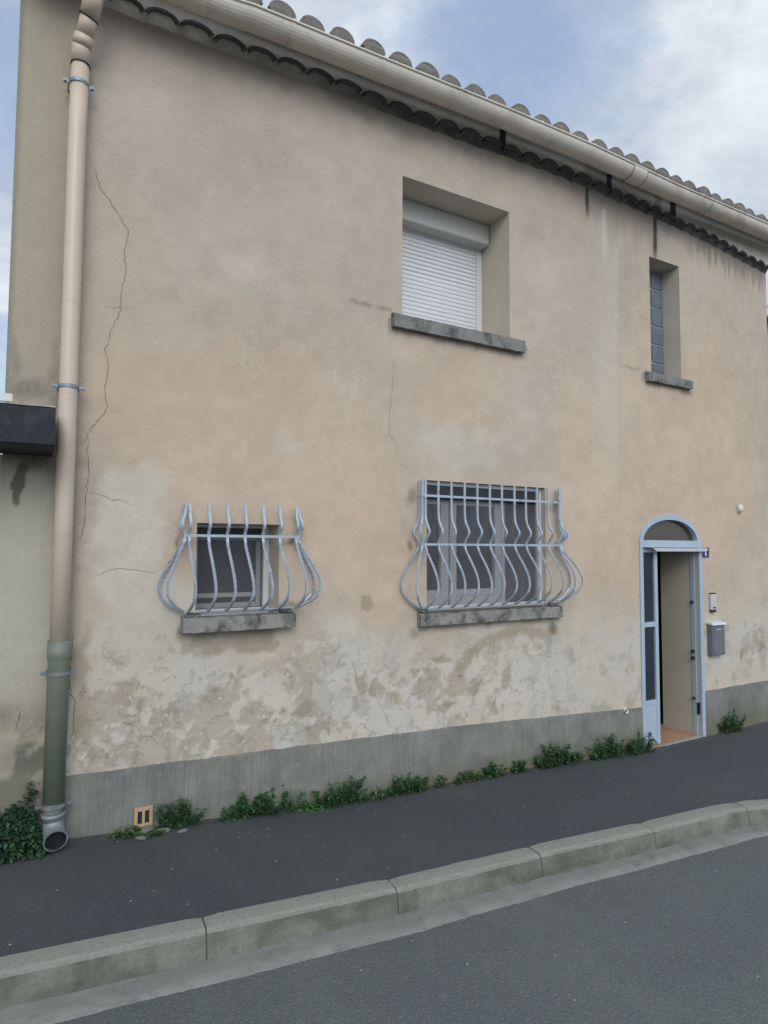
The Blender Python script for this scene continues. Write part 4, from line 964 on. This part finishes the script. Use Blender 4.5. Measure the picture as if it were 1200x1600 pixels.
# overflow pipe stub
b = MB(); b.tube([(5.006, 0, -1.554), (5.006, -.030, -1.556)], .022, 16, cap=False); b.tube([(5.006, -.0305, -1.556), (5.006, -.0300, -1.556), (5.006, -.018, -1.556)], [.022, .0215, .013], 16, cap=False)
v_ = part('overflow_pipe', b, 'cream_pl')
b = MB(); b.tube([(5.006, -.020, -1.556), (5.006, -.019, -1.556)], .0135, 12); sub(v_, 'pipe_mouth', b, 'black')
bpy.context.view_layer.update()

# ------------------------------------------------------------------ things on the wall
def thing(name, loc, label, cat, group=None): return tag(empty(name, loc), label, cat, group)
def tpart(root, name, b_, mat, label=None):
    b_.v = [(v[0]-root.location.x, v[1]-root.location.y, v[2]-root.location.z) for v in b_.v]
    o_ = b_.build(name, mat); o_.parent = root
    if label: o_['label'] = label
    return o_
mbx = thing('mailbox', (6.415, 0, -1.15), 'grey metal mailbox with pale slanting lid on the wall right of the door', 'mailbox')
b = MB(); b.box(6.305, 6.525, -.062, -.001, -1.135, -.80, bev=.008); body = tpart(mbx, 'body', b, 'grey')
b = MB(); b.box(6.322, 6.508, -.067, -.0615, -1.118, -.835, bev=.004); tpart(mbx, 'front_door', b, 'grey')
bm = bmesh.new()
sec = [(-.001, -.782), (-.074, -.790), (-.078, -.812), (-.070, -.812), (-.001, -.800)]
VA = [bm.verts.new((6.296, y_, z_)) for y_, z_ in sec]; VB = [bm.verts.new((6.537, y_, z_)) for y_, z_ in sec]
bm.faces.new(VA[::-1]); bm.faces.new(VB)
for k in range(5): bm.faces.new((VA[k], VA[(k+1) % 5], VB[(k+1) % 5], VB[k]))
bmesh.ops.recalc_face_normals(bm, faces=bm.faces); b = MB(); b.bm(bm); tpart(mbx, 'lid', b, 'ewhite')
b = MB(); b.box(6.380, 6.450, -.0690, -.0672, -.862, -.856); tpart(mbx, 'name_slot', b, 'ewhite')
icm = thing('intercom', (6.40, 0, -.70), 'slim white intercom panel with dark ends above the mailbox', 'intercom')
b = MB(); b.box(6.352, 6.448, -.026, -.001, -.655, -.488, bev=.006); tpart(icm, 'body', b, 'plast')
b = MB(); b.box(6.356, 6.444, -.024, -.001, -.4875, -.474, bev=.003); tpart(icm, 'top_cap', b, 'black')
b = MB(); b.box(6.358, 6.440, -.026, -.001, -.682, -.6555, bev=.004); tpart(icm, 'bottom_cap', b, 'black')
b = MB(); b.box(6.385, 6.430, -.0285, -.0262, -.640, -.624, bev=.001); tpart(icm, 'button', b, 'black')
hn = thing('house_number_sign', (6.305, 0, -.09), 'small dark blue enamel house number plate with white 6 beside the door arch', 'house number')
b = MB(); b.box(6.246, 6.364, -.008, -.001, -.094, .012, bev=.002); tpart(hn, 'plate', b, 'enamel')
b = MB()
fr = .006
for q in ((6.246, 6.364, .005, .012), (6.246, 6.364, -.094, -.087), (6.358, 6.364, -.087, .005)): b.box(q[0], q[1], -.0092, -.0083, q[2], q[3])
tpart(hn, 'plate_rim', b, 'crack')
b = MB(); b.box(6.248, 6.338, -.0100, -.0085, -.022, -.002); tpart(hn, 'white_strip', b, 'ewhite')
cu = bpy.data.curves.new('digit', 'FONT'); cu.body = '6'; cu.size = .068; cu.extrude = .0008; cu.align_x = 'CENTER'; cu.offset = .0012
ot = bpy.data.objects.new('digit_tmp', cu); C.objects.link(ot); bpy.context.view_layer.update()
me = bpy.data.meshes.new_from_object(ot.evaluated_get(bpy.context.evaluated_depsgraph_get())); bpy.data.objects.remove(ot)
me.transform(Matrix.Translation((.0, -.0095, .015)) @ Matrix.Rotation(rad(90), 4, 'X')); me.name = 'digit'
dgt = link('digit', me, 'ewhite', hn)
sn = thing('wall_sensor', (6.93, 0, .41), 'small white domed sensor high on the wall right of the door', 'sensor')
b = MB(); bm = bmesh.new(); bmesh.ops.create_uvsphere(bm, u_segments=20, v_segments=12, radius=1)
for v in bm.verts: v.co = Vector((6.930+v.co.x*.036, -.012-.030*(v.co.y+.3), .452+v.co.z*.050*(1 if v.co.z > 0 else .9)))
b.bm(bm, sm=True); tpart(sn, 'dome', b, 'cream_pl')
b = MB(); b.box(6.898, 6.962, -.012, -.001, .404, .500, bev=.005); tpart(sn, 'base_plate', b, 'plast')
# dim things in the hall
ct = thing('hanging_coat', (6.02, .72, -1.55), 'dark blue coat hanging in the shadow inside the open door', 'coat')
b = MB(); bm = bmesh.new(); bmesh.ops.create_cone(bm, cap_ends=True, segments=18, radius1=.16, radius2=.05, depth=.85)
for v in bm.verts: v.co = Vector((6.03+v.co.x*(1+.15*math.sin(7*math.atan2(v.co.y, v.co.x))), .74+v.co.y*.6, -1.13+v.co.z))
b.bm(bm, sm=True); tpart(ct, 'coat_body', b, 'cloth')
b = MB(); b.tube([(6.03, .74, -.72), (6.02, .74, -.60), (6.03, .76, -.52)], [.06, .035, .012], 10); tpart(ct, 'collar', b, 'cloth')
bt = thing('boots', (5.93, .66, -1.96), 'brown boots on the tiled floor just inside the door', 'boots')
for dx_ in (-.05, .05):
    b = MB(); b.tube([(5.95+dx_, .68, -1.70), (5.95+dx_, .68, -1.84), (5.95+dx_, .67, -1.92)], [.045, .042, .046], 12); b.tube([(5.95+dx_, .70, -1.925), (5.945+dx_, .60, -1.935)], [.040, .034], 12)
    tpart(bt, 'boot', b, 'leather')

# ------------------------------------------------------------------ left: garden wall and blackened canopy slab
gw = thing('garden_wall', (-2.1, 0, -1.75), 'stained grey rendered wall continuing left of the house under the dark slab', 'wall')
b = MB(); b.box(-4.0, X0-.001, .003, .30, -2.3, .52); tpart(gw, 'wall', b, 'reveal')
b = MB(); b.box(-4.0, X0-.001, -.008, .002, -2.3, -1.30); tpart(gw, 'damp_base', b, 'plinth')
cs = thing('canopy_slab', (-1.9, -.2, .50), 'blackened concrete slab jutting out of the wall left of the downpipe', 'canopy')
bm = bmesh.new(); n = 30; V = []
for i in range(n+1):
    x = -3.9+(.082+3.9)*i/n; j = lambda s=.003: random.uniform(-s, s)
    V.append([bm.verts.new(v) for v in ((x, -.001, .525), (x, -.43+j(), .522+j()), (x, -.445+j(), .535+j()), (x, -.448+j(), .722+j()), (x, -.435+j(), .738+j()), (x, -.001, .760))])
for A, B_ in zip(V[:-1], V[1:]):
    for k in range(6): bm.faces.new((A[k], A[(k+1) % 6], B_[(k+1) % 6], B_[k]))
bm.faces.new(V[0][::-1]); bm.faces.new(V[-1]); bmesh.ops.recalc_face_normals(bm, faces=bm.faces)
b = MB(); b.bm(bm); tpart(cs, 'slab', b, 'canopy')
b = MB(); prev = None
for i in range(40):
    x = -1.0+1.08*i/39; z_ = .7385+random.uniform(-.003, .005); cur = ((x, -.447, .735), (x, -.440, z_+.006), (x, -.415, z_+.004))
    if prev: b.quad(prev[0], cur[0], cur[1], prev[1]); b.quad(prev[1], cur[1], cur[2], prev[2])
    prev = cur
tpart(cs, 'mortar_edge', b, 'mortar')
b = MB(); b.box(-.157, -.118, -.448, -.41, .742, .785, bev=.004); tpart(cs, 'stub', b, 'cream_pl')

# ------------------------------------------------------------------ ground
def struct(o_): o_['kind'] = 'structure'; return o_
b = MB(); b.quad((-900, -900, -2.42), (900, -900, -2.42), (900, 900, -2.42), (-900, 900, -2.42)); struct(b.build('ground', 'earth'))
def xgrid():
    xs_ = [-60, -30, -12, -6] + [-4+.1*i for i in range(141)] + [12, 16, 30, 60]; return xs_
XS = xgrid()
b = MB(); prev = None
for x in XS:
    yk = kerb_y(x); ys = [.02] + [0-abs(yk)*k/8 for k in range(1, 8)] + [yk-.004]
    cur = [(x, y_, zpav(x, y_)+random.uniform(-.0015, .0015)) for y_ in ys]
    if prev:
        for k in range(len(cur)-1): b.quad(prev[k], prev[k+1], cur[k+1], cur[k], sm=True)
    prev = cur
def weld(o_):
    bm_ = bmesh.new(); bm_.from_mesh(o_.data); bmesh.ops.remove_doubles(bm_, verts=bm_.verts, dist=.0005); bmesh.ops.recalc_face_normals(bm_, faces=bm_.faces); bm_.to_mesh(o_.data); bm_.free(); return o_
pv = struct(weld(b.build('pavement', 'pavement')))
def up_normals(o_):
    bm_ = bmesh.new(); bm_.from_mesh(o_.data)
    if sum(f_.normal.z for f_ in bm_.faces) < 0: bmesh.ops.reverse_faces(bm_, faces=bm_.faces)
    bm_.to_mesh(o_.data); bm_.free()
up_normals(pv)
def zroad(x, y):
    yk = kerb_y(x)-.14; t = min(max((yk-y)/3.0, 0), 1)
    return zpav(x, yk)-KH + .05*t
b = MB(); prev = None
for x in XS:
    yk = kerb_y(x); ys = [yk-.10, yk-.30, yk-.7, yk-1.2, yk-1.8, yk-2.6, yk-3.6, -7.5, -9.5]
    cur = [(x, y_, zroad(x, y_)-(.0 if i else .02)) for i, y_ in enumerate(ys)]
    if prev:
        for k in range(len(cur)-1): b.quad(prev[k], prev[k+1], cur[k+1], cur[k], sm=True)
    prev = cur
rd = struct(weld(b.build('road', 'road'))); up_normals(rd)
# concrete channel at the foot of the kerb, with a ragged outer edge
b = MB(); prev = None; x = -4.0
while x < 12:
    yk = kerb_y(x); wv_ = .150+.010*math.sin(x*1.3)+.004*math.sin(x*7.7+1)+random.uniform(-.003, .003)
    ya_, yb_ = yk-.135, yk-.135-wv_
    cur = [(x, ya_, zroad(x, ya_)+.010), (x, (ya_+yb_)/2, zroad(x, yb_)+.006), (x, yb_, zroad(x, yb_)+.005), (x, yb_-.006, zroad(x, yb_)-.004)]
    if prev:
        for k in range(3): b.quad(prev[k], prev[k+1], cur[k+1], cur[k], sm=True)
    prev = cur; x += .03
ch = struct(weld(b.build('road_gutter', 'channel'))); up_normals(ch)
# kerb stones
joints = [-4.23, -3.23, -2.23, -1.23, -.23, .770, 1.760, 2.758, 3.725, 4.735, 5.6, 6.5, 7.4, 8.3, 9.2, 10.2, 11.2, 12.2]
b = MB()
def kp(x): 
    yk = kerb_y(x); dy = (kerb_y(x+.05)-kerb_y(x-.05))/.1; L = math.hypot(1, dy); return yk, Vector((dy/L, -1/L))
for ja, jb in zip(joints[:-1], joints[1:]):
    dzs = random.uniform(-.003, .003); n = 12; rows_ = []
    for i in range(n+1):
        e_ = .004; x = ja+e_+(jb-ja-2*e_)*i/n; yk, nn_ = kp(x)
        ed = .004 if i in (0, n) else 0
        def P2(d, h): return (x+nn_.x*d, yk+nn_.y*d, zpav(x, yk)+dzs+h)
        j = random.uniform(-.0015, .0015)
        rows_.append([P2(-.004, -.2), P2(-.002+ed, .002-ed), P2(.05, .004-ed+j), P2(.098, .002-ed+j), P2(.113+j-ed, -.004-ed), P2(.123-ed, -.016), P2(.128+j-ed, -.035), P2(.137+j-ed, -.085), P2(.142-ed, -.20)])
    bm = bmesh.new(); V = [[bm.verts.new(v) for v in r_] for r_ in rows_]
    for A, B_ in zip(V[:-1], V[1:]):
        for k in range(8):
            f_ = bm.faces.new((A[k], A[k+1], B_[k+1], B_[k]))
    bm.faces.new(V[0]); bm.faces.new(V[-1][::-1]); bmesh.ops.recalc_face_normals(bm, faces=bm.faces); b.bm(bm, sm=False)
for i in range(len(b.sm)): b.sm[i] = False
# joint mortar, recessed
for jx in joints[1:-1]:
    yk, nn_ = kp(jx); z_ = zpav(jx, yk)
    prof_ = [(.0, -.004), (.10, -.004), (.120, -.022), (.132, -.085), (.135, -.2)]
    for (d0, h0), (d1, h1) in zip(prof_[:-1], prof_[1:]):
        b.quad((jx-.006+nn_.x*d0, yk+nn_.y*d0, z_+h0), (jx+.006+nn_.x*d0, yk+nn_.y*d0, z_+h0), (jx+.006+nn_.x*d1, yk+nn_.y*d1, z_+h1), (jx-.006+nn_.x*d1, yk+nn_.y*d1, z_+h1), mi=1)
struct(b.build('kerb', ['kerb', 'joint']))

# ------------------------------------------------------------------ weeds
def leaf_quads(b_, base, direction, L, wid, droop, mi=0):
    d = Vector(direction).normalized(); sd_ = d.cross(Vector((0, 0, 1)))
    if sd_.length < .1: sd_ = Vector((1, 0, 0))
    sd_ = sd_.normalized(); n0 = len(b_.v); N_ = 4
    for k in range(N_+1):
        t = k/N_; c_ = Vector(base)+d*L*t+Vector((0, 0, -droop*t*t*L)); w_ = wid*math.sin(math.pi*(.12+.86*t))*.5
        b_.v += [tuple(c_-sd_*w_), tuple(c_+Vector((0, 0, -w_*.25))), tuple(c_+sd_*w_)]
    for k in range(N_):
        for q in (0, 1):
            a_ = n0+3*k+q; b_.f.append((a_, a_+1, a_+4, a_+3)); b_.sm.append(True); b_.mi.append(mi)
def weed(x, wr, h, label, kind=0, mat='leaf', yc=-.045):
    z_ = zpav(x, yc)-.004; root = thing('weed', (x, yc, z_), label, 'weed', 'weeds along the foot of the front wall')
    b_ = MB(); st = MB(); gb = MB()
    if kind == 1:   # rosette of long leaves
        for k in range(70):
            a_ = random.uniform(0, 2*math.pi); el = random.uniform(.15, 1.3)
            leaf_quads(b_, (x+random.gauss(0, wr*.35), yc+random.gauss(0, .015), z_+.004), (math.cos(a_)*math.cos(el), -abs(math.sin(a_))*math.cos(el)*.8+.1, math.sin(el)), random.uniform(.5, 1.05)*h, h*.16, random.uniform(.2, .7))
    else:
        h = h*1.15; ns = max(6, int(wr*190))
        for s__ in range(ns):
            u = random.uniform(-1, 1); hh_ = h*(1-.45*u*u)*random.uniform(.6, 1.08)
            bx, by = x+u*wr, yc+random.uniform(-.03, .03)
            lean = Vector((random.gauss(0, .25)+u*.3, random.gauss(-.22, .2), 1)).normalized(); top = Vector((bx, by, z_))+lean*hh_
            st.tube([(bx, by, z_-.01), tuple((Vector((bx, by, z_))+top)/2), tuple(top)], [.0022, .0018, .001], 4)
            nl = max(6, int(hh_/.0065))
            for k in range(nl):
                t = random.uniform(.08, 1.0); p_ = Vector((bx, by, z_)).lerp(top, t); a_ = random.uniform(0, 2*math.pi)
                leaf_quads(b_, tuple(p_), (math.cos(a_), math.sin(a_)-.15, random.uniform(.0, .9)), random.uniform(.022, .042), random.uniform(.012, .022), random.uniform(.1, .6))
        for k in range(int(wr*90)):
            a_ = random.uniform(-1, 1); bx = x+random.uniform(-1.25, 1.25)*wr
            leaf_quads(b_, (bx, yc+random.uniform(-.03, .02), z_), (a_*.6, -.25, 1.2), random.uniform(.05, .13), .0045, random.uniform(.1, .9), 1)
        # ground-hugging leaves
        for k in range(int(wr*450)):
            a_ = random.uniform(0, 2*math.pi)
            leaf_quads(b_, (x+random.uniform(-1, 1)*wr*1.05, yc+random.uniform(-.05, .02), z_+random.uniform(.004, .02)), (math.cos(a_), math.sin(a_), .35), random.uniform(.018, .034), .014, .3)
        tpart(root, 'stems', st, 'leaf')
    b_.v = [(v[0], min(v[1], -.016), v[2]) for v in b_.v]
    tpart(root, 'leaves', b_, [mat, 'grass'])
    return root
weed(1.20, .085, .115, 'leafy green weed tuft at the left end of the long row under the small window')
weed(1.30, .05, .15, 'upright weed with a tall tip, second from the left end of the long row')
weed(1.485, .13, .175, 'bushy dark green weed right of the tall tipped one in the long row')
weed(1.725, .11, .12, 'bright green rosette of long dandelion-like leaves in the weed row', 1, 'leaf2')
weed(1.86, .03, .15, 'thin upright stalky weed just right of the bright rosette')
weed(2.00, .13, .185, 'large rounded weed clump, the tallest left of the large window')
weed(2.25, .09, .07, 'low sparse weed between the rounded clump and the spiky clump', mat='leafb')
weed(2.475, .085, .165, 'dense weed clump below the left side of the large window')
weed(2.635, .075, .105, 'small weed joined to the clump below the left side of the large window')
weed(2.845, .05, .075, 'tiny weed standing alone below the large window', mat='leafb')
weed(3.10, .12, .085, 'low spreading weed on the pavement edge below the large window', mat='leafb')
weed(3.37, .085, .12, 'low weed with a raised right end below the right part of the large window')
weed(3.66, .085, .095, 'short flat weed left of the big dark clump')
weed(4.02, .17, .205, 'big dark weed clump, the broadest between the large window and the door')
weed(4.30, .10, .10, 'ragged weed trailing right of the big dark clump', mat='leafb')
weed(4.69, .16, .19, 'rounded weed clump halfway between the big dark one and the blue door')
weed(4.98, .06, .12, 'thin weed with one long stem near the door', mat='leafb')
weed(5.17, .14, .18, 'weed overlapping the bottom corner of the pale blue door leaf')
weed(6.62, .15, .20, 'lone weed clump at the wall foot right of the door')
weed(.545, .08, .055, 'low pale green weed on the rubble left of the terracotta vent', mat='leafb', yc=-.075)
weed(.850, .115, .165, 'bushy weed right of the terracotta vent')
weed(.68, .06, .030, 'tiny weed in the broken asphalt below the terracotta vent', yc=-.11)
# ivy bush left of the pipe
iv = thing('ivy_bush', (-.25, -.08, -1.72), 'dense dark ivy-like bush at the wall foot left of the downpipe', 'bush')
b = MB(); st = MB()
def ivy_h(x): return interp([(-1.2, .22), (-.5, .23), (-.1, .235), (.02, .25), (.10, .11)], x)
for k in range(5200):
    x = random.uniform(-1.15, .115); H = ivy_h(x); t = random.random()**.75; z_ = zpav(x, -.1)+t*H*random.uniform(.85, 1.08)
    depth_ = .17*(1-(t*.8)**2); yy = -.02-depth_*random.random()**.5; a_ = random.uniform(0, 2*math.pi)
    leaf_quads(b, (x, yy, z_), (math.cos(a_), -abs(math.sin(a_))-.2, random.uniform(-.3, .8)), random.uniform(.018, .036), random.uniform(.016, .028), random.uniform(.1, .8))
for k in range(60):
    x = random.uniform(-1.1, .09); st.tube([(x, -.06, zpav(x, -.1)-.02), (x+random.uniform(-.04, .04), -.09, zpav(x, -.1)+.15), (x+random.uniform(-.07, .05), -.04, zpav(x, -.1)+ivy_h(x)*.9)], [.004, .003, .002], 5)
for tipx, th_ in ((.015, .37), (.045, .33), (-.05, .27)):
    zg = zpav(tipx, -.1); st.tube([(tipx, -.03, zg+.15), (tipx, -.03, zg+th_)], [.003, .0015], 5)
    for k in range(26):
        a_ = random.uniform(0, 2*math.pi); leaf_quads(b, (tipx+random.gauss(0, .012), -.03, zg+random.uniform(.20, th_)), (math.cos(a_), -abs(math.sin(a_)), .3), .026, .020, .4)
tpart(iv, 'leaves', b, 'ivy'); tpart(iv, 'stems', st, 'bark')

# rubble near the vent
def stone(x, y, sx_, sy_, sz_, label, rot=0):
    z_ = zpav(x, y); bm = bmesh.new(); bmesh.ops.create_icosphere(bm, subdivisions=2, radius=1)
    for v in bm.verts:
        k_ = random.uniform(.8, 1.15); vx, vy = v.co.x*sx_*k_, v.co.y*sy_*k_
        v.co = Vector((vx*math.cos(rot)-vy*math.sin(rot), vx*math.sin(rot)+vy*math.cos(rot), v.co.z*sz_*random.uniform(.85, 1.1)+sz_*.5))
    b_ = MB(); b_.bm(bm); o_ = b_.build('stone', 'rubble'); o_.location = (x, y, z_)
    tag(o_, label, 'stone', 'broken mortar pieces by the vent'); return o_
stone(.66, -.060, .06, .03, .020, 'flat mortar piece directly below the terracotta vent', .1)
stone(.615, -.150, .035, .016, .012, 'thin pointed mortar flake lying forward on the pavement below the vent', -.5)
stone(.86, -.135, .035, .018, .010, 'pale mortar flake in front of the bushy weed right of the vent', .2)
stone(.745, -.095, .05, .025, .014, 'mossy mortar piece between the tiny weed and the bushy weed', 0)

# ------------------------------------------------------------------ neighbour glimpsed beyond the right corner
nb = thing('neighbour_house', (17, 6.5, -2), 'ochre rendered house with dark tiled roof glimpsed past the right corner', 'house')
b = MB(); b.box(13.2, 21, 3.1, 10, -2.2, 4.75); tpart(nb, 'wall', b, 'ochre')
b = MB(); bm = bmesh.new()
vs = [bm.verts.new(v) for v in ((12.9, 2.8, 4.72), (21.3, 2.8, 4.72), (21.3, 10.3, 4.72), (12.9, 10.3, 4.72), (15.5, 6.5, 6.1), (18.7, 6.5, 6.1))]
for q in ((0, 1, 5, 4), (1, 2, 5), (2, 3, 4, 5), (3, 0, 4), (3, 2, 1, 0)): bm.faces.new([vs[i] for i in q])
b.bm(bm); tpart(nb, 'roof', b, 'rooftile')
for xw in (14.4, 17.2):
    b = MB(); b.box(xw, xw+.9, 3.06, 3.12, 2.2, 3.5); w_ = tpart(nb, 'window', b, 'glass')
b = MB(); b.box(15.6, 16.5, 3.06, 3.12, -2.0, .1); tpart(nb, 'door', b, 'wood')
hd = thing('hedge', (11.3, 2.2, -2), 'tall dark evergreen hedge beyond the right corner of the house', 'hedge')
b = MB(); st = MB()
for k in range(9000):
    x = random.uniform(9.6, 13.0); t = random.random(); y_ = random.choice((1.4, 2.6))+random.gauss(0, .10) if random.random() < .8 else random.uniform(1.4, 2.6)
    z_ = -2+t*5.0+random.gauss(0, .08); a_ = random.uniform(0, 2*math.pi)
    if random.random() < .25: z_ = 3.0+random.gauss(0, .09); y_ = random.uniform(1.4, 2.6)
    leaf_quads(b, (x, y_, z_), (math.cos(a_), math.sin(a_), random.uniform(-.2, .9)), random.uniform(.10, .2), .08, .3)
for x in (10, 10.8, 11.6, 12.4): st.tube([(x, 2, -2.2), (x, 2, .5), (x, 2, 2.8)], [.09, .07, .03], 8)
tpart(hd, 'foliage', b, 'hedge'); tpart(hd, 'trunk', st, 'bark')
tr_ = thing('bare_tree', (21, 13, -2), 'bare branched tree far beyond the right corner of the house', 'tree')
b = MB(); tw_ = MB()
def branch(m, p, d, L, r, lv):
    q = p+d*L; mid_ = p+d*L*.5+Vector((random.gauss(0, .05), random.gauss(0, .05), 0))*L
    m.tube([tuple(p), tuple(mid_), tuple(q)], [r, r*.8, r*.6], 6)
    if lv == 0: return
    for k in range(4 if lv > 1 else 5):
        nd = (d+Vector((random.gauss(0, .5), random.gauss(0, .5), random.gauss(.15, .3)))).normalized()
        branch(tw_, p.lerp(q, random.uniform(.5, 1)), nd, L*random.uniform(.5, .75), r*.5, lv-1)
branch(b, Vector((22.6, 9.6, -2.3)), Vector((0, 0, 1)), 6.2, .22, 4)
tr_.location = (22.6, 9.6, -2.3)
tpart(tr_, 'trunk', b, 'bark'); tpart(tr_, 'crown', tw_, 'bark')
